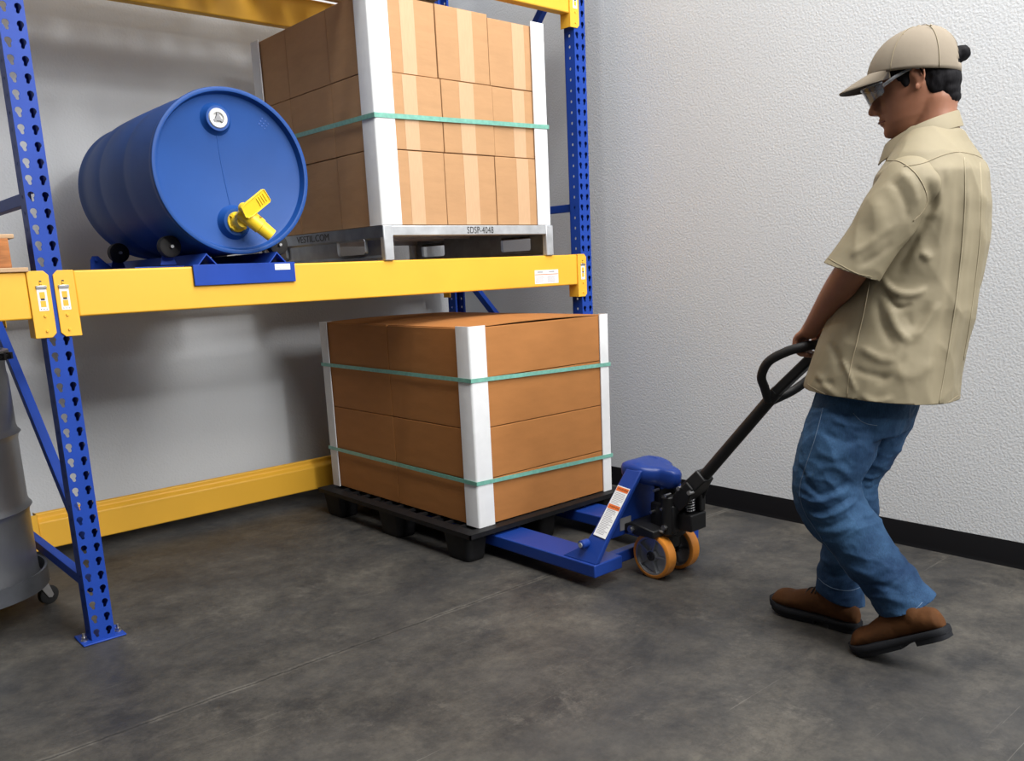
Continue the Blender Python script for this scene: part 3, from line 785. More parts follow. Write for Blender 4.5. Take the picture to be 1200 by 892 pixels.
# ------------------------------------------------------------------ blue drum lying on its cradle
DX, DZ, DY = 0.620, 1.606, 0.0
def blue_drum():
    t = thing('plastic_drum', 'blue plastic drum lying on its side on roller cradle, yellow tap on its end', 'drum', (DX, DY, DZ))
    # closed drum: end face towards -y recessed inside the chime
    prof = [(0.030, 0.0), (0.030, 0.262), (0.026, 0.272), (0.012, 0.276), (0.0, 0.279), (-0.002, 0.286), (0.0, 0.293), (0.008, 0.295),
            (0.022, 0.293), (0.032, 0.288), (0.05, 0.289), (0.12, 0.2915), (0.20, 0.293), (0.27, 0.2932), (0.29, 0.2905), (0.31, 0.2905),
            (0.33, 0.2932), (0.45, 0.2935), (0.56, 0.293), (0.58, 0.2895), (0.60, 0.2895), (0.62, 0.292), (0.70, 0.290), (0.78, 0.284), (0.83, 0.278),
            (0.865, 0.279), (0.885, 0.283), (0.90, 0.283), (0.905, 0.275), (0.895, 0.265), (0.87, 0.258), (0.87, 0.0)]
    bm = new_bm(); lathe(bm, prof, (0, 0, 0), (0, 1, 0), n=96)
    obj('drum_shell', bm, M['drum_blue'], t, angle=50)
    # mould line down the end face
    bm = new_bm(); tube(bm, catmull([(-0.040, 0.0312, 0.14), (-0.036, 0.0312, 0.05), (-0.026, 0.0312, -0.05), (-0.015, 0.0312, -0.13)], 6), 0.0024, 10)
    obj('mould_line', bm, M['drum_blue'], t)
    # upper bung in a raised collar
    bx_, bz = -0.038, 0.184
    bm = new_bm(); lathe(bm, [(0.034, 0.062), (0.024, 0.050), (0.012, 0.046), (0.006, 0.043), (0.006, 0.034), (0.014, 0.033)], (bx_, 0, bz), (0, 1, 0), n=48)
    obj('bung_collar', bm, M['drum_blue'], t, angle=50)
    bm = new_bm(); lathe(bm, [(0.02, 0.0), (0.02, 0.035), (0.006, 0.035), (0.002, 0.032), (0.003, 0.021), (0.009, 0.019), (0.010, 0.0)], (bx_, 0, bz), (0, 1, 0), n=48)
    bung = obj('bung', bm, M['white_plastic'], t, angle=50); bung['label'] = 'white screw plug'
    bm = new_bm()
    for k in range(3):
        a = R(90+120*k)
        mt = Matrix.Translation((bx_+0.013*math.cos(a), 0.004, bz+0.013*math.sin(a))) @ Matrix.Rotation(-a, 4, 'Y')
        box(bm, -0.006, 0.006, -0.0015, 0.004, -0.0045, 0.0045, mt)
    cyl(bm, (bx_, 0.010, bz), (bx_, 0.002, bz), 0.011, 0.009, n=24)
    obj('bung_socket', bm, M['grey_plastic'], bung)
    # lower bung collar with tap
    tx, tz = -0.010, -0.178
    bm = new_bm(); lathe(bm, [(0.036, 0.068), (0.022, 0.056), (0.008, 0.052), (0.002, 0.048), (0.002, 0.036), (0.02, 0.034)], (tx, 0, tz), (0, 1, 0), n=48)
    obj('bung_collar', bm, M['drum_blue'], t, angle=50)
    bm = new_bm()
    # flange and inlet neck
    lathe(bm, [(0.012, 0.0), (0.012, 0.036), (0.002, 0.037), (-0.004, 0.036), (-0.005, 0.028), (-0.050, 0.022), (-0.052, 0.0)], (tx, 0, tz), (0, 1, 0), n=32)
    # hex lugs on the flange
    for k in range(4):
        a = R(45+90*k); mt = Matrix.Translation((tx, -0.004, tz)) @ Matrix.Rotation(a, 4, 'Y')
        box(bm, 0.020, 0.036, -0.010, 0.004, -0.006, 0.006, mt)
    # body and spout pointing down to the right, out of the end
    c0 = Vector((tx+0.012, -0.060, tz+0.020)); dsp = Vector((0.72, -0.18, -0.67)).normalized()
    cyl(bm, c0-dsp*0.030, c0+dsp*0.060, 0.030, 0.029, n=32)
    cyl(bm, c0+dsp*0.060, c0+dsp*0.062, 0.029, 0.026, n=32)
    cyl(bm, c0+dsp*0.060, c0+dsp*0.110, 0.026, 0.024, n=32)
    cyl(bm, (tx, -0.010, tz), c0, 0.026, 0.028, n=24)
    tapo = obj('tap', bm, M['yellow_plastic'], t, angle=40); tapo['label'] = 'yellow plastic tap'
    bm = new_bm(); nz_ = Vector((0.0, -1, 0)); pc = c0+dsp*0.030+Vector((0.016, -0.026, 0.010))
    prism(bm, [(-0.005, -0.005), (0.006, 0.0), (-0.005, 0.006)], 'z', -0.002, 0.002, basis(pc, (1, 0, 0), (0, 0, 1)))
    obj('tap_mark', bm, mat('brown_mark', (0.35, 0.17, 0.02), 0.5), tapo)
    # paddle handle, up to the right, with ribbed end
    hd = Vector((0.80, -0.05, 0.58)).normalized(); hp = Vector((-0.55, -0.25, 0.78)).normalized()
    mt = basis(c0+Vector((-0.012, -0.036, 0.018)), hd, hp)
    bm = new_bm()
    poly = [(-0.026, -0.012), (-0.018, -0.022), (0.0, -0.026), (0.085, -0.026), (0.090, -0.022), (0.090, 0.022), (0.085, 0.026), (0.0, 0.026), (-0.020, 0.022)]
    prism(bm, poly, 'z', 0.0, 0.010, mt)
    for q in range(4): box(bm, 0.045+q*0.010, 0.049+q*0.010, -0.017, 0.017, 0.009, 0.013, mt)
    rim = [(-0.026, -0.012), (-0.018, -0.022), (0.0, -0.026), (0.085, -0.026), (0.090, -0.022), (0.090, 0.022), (0.085, 0.026), (0.0, 0.026), (-0.020, 0.022)]
    tube(bm, [mt @ Vector((a, b_, 0.011)) for a, b_ in rim], 0.0022, 8, closed=True)
    cyl(bm, mt @ Vector((0, 0, 0)), mt @ Vector((0, 0, -0.03)), 0.020, n=24)
    hdl = obj('tap_handle', bm, M['yellow_plastic'], tapo, bevel=0.001)
    # small moulded marks near the rim
    bm = new_bm()
    for k in range(9):
        a = R(48+(k % 3)*3.4); r_ = 0.222+0.012*(k//3)
        x, z = r_*math.cos(a), r_*math.sin(a)
        box(bm, x-0.003, x+0.003, 0.0285, 0.0305, z-0.001*(1+k % 3), z+0.002)
    obj('moulded_mark', bm, M['drum_blue_dark'], t)
    return t
blue_drum()

def cradle():
    t = thing('drum_cradle', 'blue steel roller cradle hooked over the yellow beam under the drum', 'drum cradle', (0.62, 0.0, 1.272))
    B = M['blue']
    bm = new_bm()
    x0, x1 = -0.197, 0.198
    prism(bm, [(-0.0115, -0.068), (-0.0065, -0.068), (-0.0065, 0.0), (0.07, 0.0), (0.07, 0.006), (-0.0115, 0.006)], 'x', x0, x1)
    fp = obj('front_plate', bm, B, t, bevel=0.0015)
    bm = new_bm(); box(bm, 0.115, 0.178, -0.0122, -0.0115, -0.022, -0.0)
    lb = obj('maker_label', bm, M['paper'], fp); lb['label'] = 'small white label'
    bm = new_bm()
    for q in range(4): box(bm, 0.120, 0.172-0.006*(q % 2), -0.0125, -0.0122, -0.018+q*0.0045, -0.0165+q*0.0045)
    obj('label_print', bm, M['print_grey'], lb)
    for xc in (-0.140, 0.133):
        bm = new_bm()
        w = 0.036; h = 0.040; th = 0.004
        prism(bm, [(xc-w, 0.006), (xc, 0.006+h), (xc+w, 0.006), (xc+w-0.006, 0.006), (xc, 0.006+h-0.0065), (xc-w+0.006, 0.006)], 'y', -0.004, 1.16)
        obj('angle_rail', bm, B, t, bevel=0.0006)
    bm = new_bm(); box(bm, -0.36, 0.26, 0.10, 1.15, 0.002, 0.006)
    obj('cross_plate', bm, B, t, bevel=0.001)
    # rollers: the drum rests on four black wheels
    rr = 0.040; R_ = 0.294+rr
    for sx in (-1, 1):
        for y in (0.150, 0.720):
            cx = sx*0.213; cz = (DZ-1.272)-math.sqrt(max(0.0, (R_)**2-0.213**2))
            bm = new_bm(); lathe(bm, [(-0.020, 0.0), (-0.020, 0.030), (-0.017, rr-0.002), (-0.012, rr), (-0.004, rr), (0, rr-0.003), (0.004, rr), (0.012, rr), (0.017, rr-0.002), (0.020, 0.030), (0.020, 0.0)], (cx, y, cz), (0, 1, 0), n=36)
            w = obj('roller', bm, M['black_rubber'], t, angle=40); w['label'] = 'black rubber roller'
            bm = new_bm(); cyl(bm, (cx, y-0.034, cz), (cx, y+0.034, cz), 0.006, n=16); obj('axle', bm, M['steel'], w)
            bm = new_bm()
            yy = y+0.024
            prism(bm, [(cx-0.030, 0.012), (cx+0.030, 0.012), (cx+0.012, cz-0.004), (cx+0.008, cz+0.010), (cx-0.008, cz+0.010), (cx-0.012, cz-0.004)], 'y', yy, yy+0.004)
            obj('roller_bracket', bm, B, t, bevel=0.001)
    # spare pivot lug seen at the rear left
    bm = new_bm()
    prism(bm, [(-0.33, 0.012), (-0.24, 0.012), (-0.275, 0.045), (-0.295, 0.066), (-0.318, 0.066), (-0.326, 0.050)], 'y', 0.715, 0.721)
    cyl(bm, (-0.305, 0.713, 0.050), (-0.305, 0.708, 0.050), 0.007, n=12)
    obj('pivot_lug', bm, B, t, bevel=0.001)
    return t
cradle()

# ------------------------------------------------------------------ grey steel drum on a dolly (left)
def steel_drum():
    cx, cy = -0.371, 0.590
    t = thing('steel_drum', 'grey steel drum standing on a dolly in the left bay behind the blue brace', 'drum', (cx, cy, 0.125))
    H = 0.875
    prof = [(0.006, 0.0), (0.006, 0.274), (0.0, 0.280), (0.004, 0.2875), (0.014, 0.287), (0.03, 0.281), (0.10, 0.280), (0.27, 0.280), (0.285, 0.284), (0.295, 0.2925), (0.305, 0.284), (0.32, 0.280),
            (0.55, 0.280), (0.565, 0.284), (0.575, 0.2925), (0.585, 0.284), (0.60, 0.280), (0.78, 0.280), (0.80, 0.276), (0.83, 0.276), (0.85, 0.282), (H, 0.284), (H, 0.274), (H-0.015, 0.27), (H-0.015, 0.0)]
    bm = new_bm(); lathe(bm, prof, (0, 0, 0), (0, 0, 1), n=80)
    obj('drum_shell', bm, M['drum_steel'], t, angle=50)
    bm = new_bm(); lathe(bm, [(H-0.030, 0.283), (H-0.030, 0.292), (H-0.015, 0.296), (H+0.004, 0.292), (H+0.006, 0.276), (H, 0.276)], (0, 0, 0), (0, 0, 1), n=80)
    ring = obj('closing_ring', bm, M['drum_steel'], t, angle=50)
    bm = new_bm()
    a = R(-35); c, s = math.cos(a), math.sin(a)
    for q in (-0.025, 0.025):
        p = Vector((0.306*c-s*q, 0.306*s+c*q, H-0.014)); box(bm, -0.012, 0.012, -0.008, 0.008, -0.012, 0.012, Matrix.Translation(p) @ Matrix.Rotation(a, 4, 'Z'))
    cyl(bm, (0.306*c+s*0.05, 0.306*s-c*0.05, H-0.014), (0.306*c-s*0.05, 0.306*s+c*0.05, H-0.014), 0.0055, n=12)
    obj('ring_bolt', bm, M['black_paint'], ring)
    bm = new_bm()
    prism(bm, [(0.287, -0.09), (0.294, -0.09), (0.294, -0.10), (0.287, -0.10)], 'z', H-0.16, H-0.02)
    t2 = thing('drum_dolly', 'round grey steel dolly with castors under the grey steel drum', 'dolly', (cx, cy, 0))
    bm.free()
    bm = new_bm()
    lathe(bm, [(0.108, 0.302), (0.108, 0.310), (0.175, 0.310), (0.175, 0.302), (0.114, 0.302), (0.108, 0.302)], (0, 0, 0), (0, 0, 1), n=80)
    band = obj('ring_band', bm, M['dolly'], t2, angle=40)
    bm = new_bm(); box(bm, -0.302, 0.302, -0.03, 0.03, 0.108, 0.124); box(bm, -0.03, 0.03, -0.302, 0.302, 0.109, 0.1235)
    obj('cross_bar', bm, M['dolly'], t2, bevel=0.002)
    for k in range(4):
        a = R(-100+90*k); c, s = math.cos(a), math.sin(a); r_ = 0.275
        p = Vector((r_*c, r_*s, 0))
        bm = new_bm()
        rot = Matrix.Translation(p) @ Matrix.Rotation(a+0.5, 4, 'Z')
        box(bm, -0.028, 0.028, -0.028, 0.028, 0.103, 0.108, rot)
        cyl(bm, p+Vector((0, 0, 0.09)), p+Vector((0, 0, 0.104)), 0.022, n=20)
        for q in (-0.019, 0.016):
            prism(bm, [(-0.020, 0.093), (0.020, 0.093), (0.036, 0.036), (0.028, 0.026), (0.014, 0.030)], 'y', q, q+0.003, rot)
        ca = obj('castor', bm, M['steel'], t2, bevel=0.001)
        bm = new_bm()
        pc = rot @ Vector((0.024, 0, 0.037)); ay = (rot.to_3x3() @ Vector((0, 1, 0)))
        lathe(bm, [(-0.014, 0.0), (-0.014, 0.030), (-0.010, 0.037), (0.010, 0.037), (0.014, 0.030), (0.014, 0.0)], pc, ay, n=32)
        obj('castor_wheel', bm, M['black_rubber'], ca, angle=40)
steel_drum()

# ------------------------------------------------------------------ wooden pallet on the left beam
def wood_pallet():
    xr, y0 = -0.104, -0.01
    t = thing('wooden_pallet', 'wooden pallet on the left yellow beam at the frame edge', 'pallet', (xr-0.5, y0+0.5, 1.272))
    ox, oy = -(xr-0.5), -(y0+0.5)
    for k in range(7):
        y = y0+0.02+k*0.150
        bm = new_bm(); box(bm, xr-1.0+ox, xr-0.018+ox, y+oy, y+0.09+oy, 0.104, 0.118); obj('top_board', bm, M['wood'], t, bevel=0.002)
    for y in (y0, y0+0.45, y0+0.91):
        bm = new_bm(); box(bm, xr-1.0+ox, xr+0.004+ox, y+oy, y+0.09+oy, 0.0, 0.014); obj('bottom_board', bm, M['wood'], t, bevel=0.002)
    for x in (xr-1.0, xr-0.52, xr-0.076):
        bm = new_bm(); box(bm, x+ox, x+0.038+ox, y0+0.01+oy, y0+0.99+oy, 0.014, 0.104); obj('stringer', bm, M['wood_red'], t, bevel=0.002)
wood_pallet()

# ------------------------------------------------------------------ pallet jack
JX = 1.757
def pallet_jack():
    t = thing('pallet_jack', 'blue hand pallet jack with forks under the lower load, pulled by its black handle', 'pallet jack', (JX, -1.0, 0))
    o_ = Vector((JX, -1.0, 0))
    B = M['jack_blue']; K = M['black_paint']
    FW = 0.158; yF = 0.022          # front end of the forks, local y
    for s in (-1, 1):
        x0 = s*0.245-FW/2; x1 = x0+FW
        bm = new_bm()
        ztop = 0.101; zb = 0.050
        prism(bm, [(yF, zb), (yF, ztop), (1.08, ztop), (1.14, 0.090), (1.20, 0.062), (1.20, 0.052), (1.12, zb)], 'x', x0, x1)
        f = obj('fork', bm, B, t, bevel=0.006, seg=3)
        # bright seam where the leg foot is welded on
        bm = new_bm()
        for q in (-0.030, 0.030):
            lathe(bm, [(-0.018, 0.0), (-0.018, 0.040), (0.018, 0.040), (0.018, 0.0)], (s*0.245+q, 0.96, 0.041), (1, 0, 0), n=28)
        lr = obj('load_roller', bm, M['tyre'], f, angle=40)
        # leg leaning in from the fork end up to the head
        bm = new_bm()
        th = s*-0.026
        prof = [(0.316, 0.100, 0.024, 0.205), (0.300, 0.128, 0.020, 0.160), (0.286, 0.155, 0.016, 0.116), (0.257, 0.205, 0.008, 0.092), (0.137, 0.373, -0.012, 0.066), (0.094, 0.432, -0.020, 0.057)]
        loft(bm, [[(s*x, ya, z), (s*x, yb, z), (s*x+th, yb, z), (s*x+th, ya, z)] for x, z, ya, yb in prof])
        leg = obj('leg', bm, B, t, bevel=0.005, seg=3)
        if s < 0:
            # warning label follows the leg's outer face
            P0 = Vector((-0.257, 0.0, 0.205)); P1 = Vector((-0.137, 0.0, 0.373)); up_ = (P1-P0).normalized(); nrm = up_.cross(Vector((0, 1, 0))).normalized()
            if nrm.x > 0: nrm = -nrm
            base = P0-up_*0.012+Vector((0, 0.048, 0))
            Hl = 0.215; Wl = 0.066
            up_ = (up_+Vector((0, -0.10, 0))).normalized(); ax = up_.cross(nrm)     # reading direction seen from outside
            mt = basis(base+nrm*0.0030+up_*Hl/2, ax, up_)
            def P2(a, b_, c_): return mt @ Vector((a, b_, c_))
            bm = new_bm(); box(bm, -Wl/2, Wl/2, -Hl/2, Hl/2, -0.0004, 0.0004, mt)
            lab = obj('warning_label', bm, M['paper'], leg, smooth=False); lab['label'] = 'white warning label with two orange bars'
            bm = new_bm()
            for z0 in (Hl/2-0.022, 0.010): box(bm, -Wl/2+0.002, Wl/2-0.002, z0, z0+0.018, 0.0004, 0.0009, mt)
            ob = obj('orange_bar', bm, M['print_orange'], lab, smooth=False)
            for z0 in (Hl/2-0.013, 0.019):
                me = text_mesh('WARNING', 0.0115, mt @ Matrix.Translation((0.004, z0, 0.0011)), depth=0.0002)
                link_mesh('warning_text', me, M['print_black'], lab, smooth=False)
            bm = new_bm(); rnd = random.Random(5)
            for z0, nrow in ((Hl/2-0.030, 13), (0.004, 17)):
                for q in range(nrow):
                    z = z0-q*0.0062
                    if z < -Hl/2+0.005: break
                    w = Wl*(0.55+0.35*rnd.random()); box(bm, -Wl/2+0.006, -Wl/2+0.006+min(w, Wl-0.012), z-0.0012, z+0.0012, 0.0004, 0.0007, mt)
            obj('fine_print', bm, M['print_grey'], lab, smooth=False)
        # pivot pin at the leg foot
        if s < 0:
            bm = new_bm(); pc = Vector((-0.276, 0.098, 0.166))
            cyl(bm, pc-Vector((0.005, 0, 0)), pc-Vector((0.040, 0, 0)), 0.017, n=24); ball(bm, pc-Vector((0.040, 0, 0)), (0.004, 0.015, 0.015))
            obj('pivot_pin', bm, B, leg)
            bm = new_bm(); cyl(bm, pc-Vector((0.040, 0, 0)), pc-Vector((0.046, 0, 0)), 0.010, n=18); obj('pin_cap', bm, M['galv'], leg)
    # lower cross plate between the forks, and the upright back plate
    bm = new_bm(); box(bm, -0.17, 0.17, 0.060, 0.100, 0.052, 0.098); obj('cross_plate', bm, B, t, bevel=0.004)
    bm = new_bm()
    prism(bm, [(-0.21, 0.165), (0.21, 0.165), (0.10, 0.40), (-0.10, 0.40)], 'y', 0.060, 0.067)
    bp_ = obj('back_plate', bm, B, t, bevel=0.002)
    bm = new_bm(); prism(bm, [(-0.135, 0.185), (-0.070, 0.185), (-0.070, 0.235), (-0.135, 0.235)], 'y', 0.058, 0.0599)
    pl = obj('rating_plate', bm, M['grey_plastic'], bp_, smooth=False); pl['label'] = 'small grey rating plate'
    # rounded head casting, wide at the legs with a nose towards the handle
    rings = []
    for z, g in ((0.375, -0.030), (0.385, -0.012), (0.405, -0.002), (0.432, 0.0), (0.445, -0.006), (0.452, -0.02), (0.455, -0.05)):
        out = [(-0.078, 0.098), (-0.094, 0.050), (-0.092, -0.008), (-0.072, -0.040), (-0.044, -0.066), (-0.034, -0.100), (-0.022, -0.124), (0, -0.132),
               (0.022, -0.124), (0.034, -0.100), (0.044, -0.066), (0.072, -0.040), (0.092, -0.008), (0.094, 0.050), (0.078, 0.098), (0, 0.104)]
        zz = lambda y: z-0.020*max(0, (0.03-y)/0.17)
        c = (0, 0.02)
        ring = []
        for x, y in catmull([(a, b_, 0) for a, b_ in out], 4, closed=True).__iter__() if False else [(v.x, v.y) for v in catmull([(a, b_, 0) for a, b_ in out], 4, closed=True)]:
            d = math.hypot(x-c[0], y-c[1]); k = (d+g)/d if d > 0 else 1
            ring.append((c[0]+(x-c[0])*k, c[1]+(y-c[1])*k, zz(y)))
        rings.append(ring)
    bm = new_bm(); loft(bm, rings); obj('head_casting', bm, B, t, angle=60)
    bm = new_bm()
    cyl(bm, (-0.020, -0.062, 0.355), (-0.020, -0.062, 0.385), 0.010, n=16); cyl(bm, (0.03, -0.09, 0.355), (0.03, -0.09, 0.385), 0.010, n=16)
    obj('casting_lug', bm, B, t)
    # pump body
    bm = new_bm()
    cyl(bm, (0.02, -0.050, 0.115), (0.02, -0.050, 0.385), 0.055, 0.046, n=36)
    box(bm, -0.045, 0.085, -0.135, -0.020, 0.190, 0.300); box(bm, -0.060, 0.10, -0.02, 0.06, 0.150, 0.215)
    cyl(bm, (-0.03, -0.10, 0.180), (-0.03, -0.10, 0.335), 0.030, n=28)
    cyl(bm, (0.02, -0.05, 0.165), (0.02, -0.05, 0.19), 0.075, n=36)
    pump = obj('pump_body', bm, K, t, bevel=0.006)
    bm = new_bm()
    for p in ((-0.052, -0.088, 0.285), (-0.060, -0.06, 0.355), (-0.058, -0.115, 0.345), (-0.062, -0.105, 0.215), (-0.055, -0.04, 0.265)):
        bm = new_bm()
        r_ = 0.011 if p[2] in (0.215,) else 0.006
        cyl(bm, (p[0]+0.02, p[1], p[2]), (p[0]-0.010, p[1], p[2]), r_, n=6 if r_ > 0.01 else 14)
        obj('bolt', bm, M['steel'], pump)
    bm = new_bm(); cyl(bm, (-0.075, -0.055, 0.200), (-0.068, -0.105, 0.198), 0.006, n=12)
    obj('pedal_rod', bm, M['steel'], pump)
    # spring and its sleeve, lowering-pedal block
    bm = new_bm()
    pts = []
    sc = Vector((0.020, -0.165, 0))
    for i in range(0, 9*16+1):
        a = 2*math.pi*i/16; pts.append((sc.x+0.0165*math.cos(a), sc.y+0.0165*math.sin(a), 0.272+0.092*i/(9*16)))
    tube(bm, pts, 0.0033, 6); sp = obj('spring', bm, M['steel'], t, angle=0); sp['label'] = 'bright coil spring'
    bm = new_bm()
    cyl(bm, (sc.x, sc.y, 0.225), (sc.x, sc.y, 0.40), 0.011, n=20); cyl(bm, (sc.x, sc.y, 0.362), (sc.x, sc.y, 0.382), 0.023, 0.019, n=28)
    box(bm, sc.x-0.036, sc.x+0.060, sc.y-0.032, sc.y+0.050, 0.200, 0.268)
    box(bm, sc.x+0.028, sc.x+0.062, sc.y-0.028, sc.y+0.03, 0.268, 0.372)
    obj('pump_sleeve', bm, K, t, bevel=0.006)
    # steering yoke and axle
    bm = new_bm()
    wc = Vector((0.018, -0.048, 0.092))
    cyl(bm, (wc.x, wc.y, 0.085), (wc.x, wc.y, 0.17), 0.028, n=28)
    box(bm, wc.x-0.022, wc.x+0.022, wc.y-0.024, wc.y+0.024, 0.070, 0.120)
    cyl(bm, (wc.x-0.10, wc.y, wc.z), (wc.x+0.10, wc.y, wc.z), 0.012, n=20)
    prism(bm, [(-0.09, 0.175), (0.06, 0.175), (0.06, 0.210), (0.02, 0.222), (-0.09, 0.205)], 'x', -0.110, 0.145)
    obj('steering_yoke', bm, K, t, bevel=0.005)
    bm = new_bm()
    cyl(bm, (-0.108, 0.022, 0.196), (-0.118, 0.022, 0.196), 0.0155, n=6); cyl(bm, (-0.118, 0.022, 0.196), (-0.124, 0.022, 0.196), 0.010, n=16)
    obj('yoke_bolt', bm, M['steel'], t)
    # two steering wheels
    for s in (-1, 1):
        xc = wc.x+s*0.0735; rw = 0.091; hw = 0.0245
        bm = new_bm(); lathe(bm, [(-hw, rw-0.014), (-hw, rw-0.005), (-hw+0.004, rw), (hw-0.004, rw), (hw, rw-0.005), (hw, rw-0.014), (-hw, rw-0.014)], (xc, wc.y, rw), (1, 0, 0), n=64)
        w = obj('steer_wheel', bm, M['tyre'], t, angle=40); w['label'] = 'orange-tyred steering wheel'
        bm = new_bm()
        lathe(bm, [(-hw+0.001, rw-0.020), (-hw+0.001, rw-0.0135), (hw-0.001, rw-0.0135), (hw-0.001, rw-0.020), (0.006, rw-0.024), (0.006, 0.020), (-0.006, 0.020), (-0.006, rw-0.024), (-hw+0.001, rw-0.020)], (xc, wc.y, rw), (1, 0, 0), n=64)
        for side in (-1, 1):
            lathe(bm, [(0.0, 0.026), (side*0.022, 0.024), (side*0.022, 0.0)], (xc, wc.y, rw), (1, 0, 0), n=36)
            for k in range(5):
                a = 2*math.pi*k/5+0.3
                mt = Matrix.Translation((xc+side*0.005, wc.y, rw)) @ Matrix.Rotation(a, 4, 'X')
                box(bm, 0.0, side*0.0165, -0.0034, 0.0034, 0.020, rw-0.018, mt)
        rim = obj('wheel_rim', bm, M['wheel_alu'], w, angle=30); rim['label'] = 'cast metal rim with five spokes'
        bm = new_bm()
        for side in (-1, 1): lathe(bm, [(side*0.020, 0.0195), (side*0.026, 0.0185), (side*0.027, 0.012), (side*0.024, 0.0)], (xc, wc.y, rw), (1, 0, 0), n=30)
        obj('hub_cap', bm, M['black_rubber'], w)
    # ---- handle
    L_ = lambda x, y, z: Vector((x, y, z))-o_
    b0 = L_(1.773, -1.165, 0.345); j = L_(1.762, -1.540, 0.763); hdv = (j-b0).normalized()
    bm = new_bm()
    # clevis casting at the foot of the handle
    mt = basis(b0+hdv*0.02, hdv, (1, 0, 0))
    prism(bm, [(-0.045, -0.046), (0.02, -0.052), (0.060, -0.038), (0.095, -0.028), (0.095, 0.028), (0.060, 0.038), (0.02, 0.052), (-0.045, 0.046)], 'z', -0.026, 0.030, mt)
    for q in (-0.056, 0.046):
        prism(bm, [(-0.07, -0.036), (-0.02, -0.040), (0.045, -0.020), (0.045, 0.020), (-0.02, 0.030), (-0.07, 0.020)], 'y', q, q+0.010, mt)
    cl = obj('handle_clevis', bm, K, t, bevel=0.006)
    bm = new_bm()
    for p in ((0.004, -0.060, 0.022), (0.030, -0.060, -0.020)):
        cyl(bm, mt @ Vector((p[0], p[1]+0.02, p[2])), mt @ Vector((p[0], p[1]-0.008, p[2])), 0.008, n=16)
    cyl(bm, mt @ Vector((-0.006, -0.02, 0.030)), mt @ Vector((-0.006, -0.02, 0.037)), 0.009, n=14)
    obj('bolt', bm, M['steel'], cl)
    bm = new_bm(); tube(bm, [b0+hdv*0.02, b0+hdv*0.12, j+hdv*0.01], [0.024, 0.0225, 0.0215], 24)
    h = obj('handle_shaft', bm, K, t, angle=60)
    W_ = lambda x, y, z: L_(x, y, z)
    near = [W_(1.752, -1.520, 0.735), W_(1.722, -1.524, 0.782), W_(1.676, -1.540, 0.832), W_(1.658, -1.578, 0.884), W_(1.660, -1.640, 0.918), W_(1.676, -1.688, 0.934), W_(1.712, -1.704, 0.938),
            W_(1.770, -1.706, 0.938), W_(1.828, -1.704, 0.938), W_(1.866, -1.688, 0.930), W_(1.884, -1.650, 0.890), W_(1.876, -1.620, 0.825), W_(1.838, -1.570, 0.770), W_(1.775, -1.522, 0.735)]
    bm = new_bm(); tube(bm, catmull(near, 7), 0.0155, 18)
    g = obj('handle_loop', bm, M['black_rubber'], t, angle=0); g['label'] = 'black loop grip'
    # control lever running up inside the loop
    bm = new_bm()
    l0 = j; l1 = W_(1.766, -1.686, 0.902)
    mt = basis(l0, l1-l0, (1, 0, 0)); Ln = (l1-l0).length
    prism(bm, [(-0.02, -0.018), (Ln-0.02, -0.020), (Ln, -0.012), (Ln, 0.012), (Ln-0.02, 0.020), (-0.02, 0.018)], 'z', -0.016, 0.018, mt)
    obj('lever_housing', bm, K, t, bevel=0.007, seg=3)
    bm = new_bm(); mt2 = basis(l0+(l1-l0)*0.45, l1-l0, (1, 0, 0))
    box(bm, 0.0, 0.11, 0.022, 0.027, -0.012, 0.012, mt2)
    lv = obj('release_lever', bm, M['steel'], t, bevel=0.002); lv['label'] = 'bright metal release lever'
pallet_jack()
# ------------------------------------------------------------------ worker
# figure space: +x back of the worker, -x the way the face looks, y away from the camera side, z up
FO = Vector((1.73958, -1.99759, 0)); FROT = math.atan2(-0.9122, 0.4097)
man = thing('person', 'person in khaki work shirt, jeans and tan cap pulling the pallet jack by its handle', 'person', FO, FROT)
FI = (Matrix.Translation(FO) @ Matrix.Rotation(FROT, 4, 'Z')).inverted()
def WL(x, y, z): return FI @ Vector((x, y, z))
V3 = Vector
TH = R(12); EAR = V3((-0.0082, 0.0000, 1.6832))
def Hd(f, s, h):
    """head space: f forward, s away from camera, h up, about the ear centre"""
    return EAR+V3((-math.cos(TH), 0, -math.sin(TH)))*f+V3((0, 1, 0))*s+V3((-math.sin(TH), 0, math.cos(TH)))*h
HM = Matrix(((-math.cos(TH), 0, -math.sin(TH), EAR.x), (0, -1, 0, EAR.y), (-math.sin(TH), 0, math.cos(TH), EAR.z), (0, 0, 0, 1)))  # (f, -s, h)
def hball(bm, f, s, h, rf, rs, rh, rot=0.0, seg=20):
    ball(bm, (0, 0, 0), (rf, rs, rh), HM @ Matrix.Translation((f, -s, h)) @ Matrix.Rotation(rot, 4, 'Y'), seg)

FWD = V3((-0.96, 0.28, 0)); RGT = V3((0.28, 0.96, 0))
def egg(c, wl, wd, z=None, n=40, p=2.3, fwd=FWD, rgt=RGT, tilt=0.0):
    c = V3(c); out = []
    for i in range(n):
        a = 2*math.pi*i/n; ca, sa = math.cos(a), math.sin(a)
        x = math.copysign(abs(ca)**(2/p), ca)*wl; y = math.copysign(abs(sa)**(2/p), sa)*wd
        q = c+rgt*x+fwd*y; q.z += tilt*y
        out.append(q)
    return out

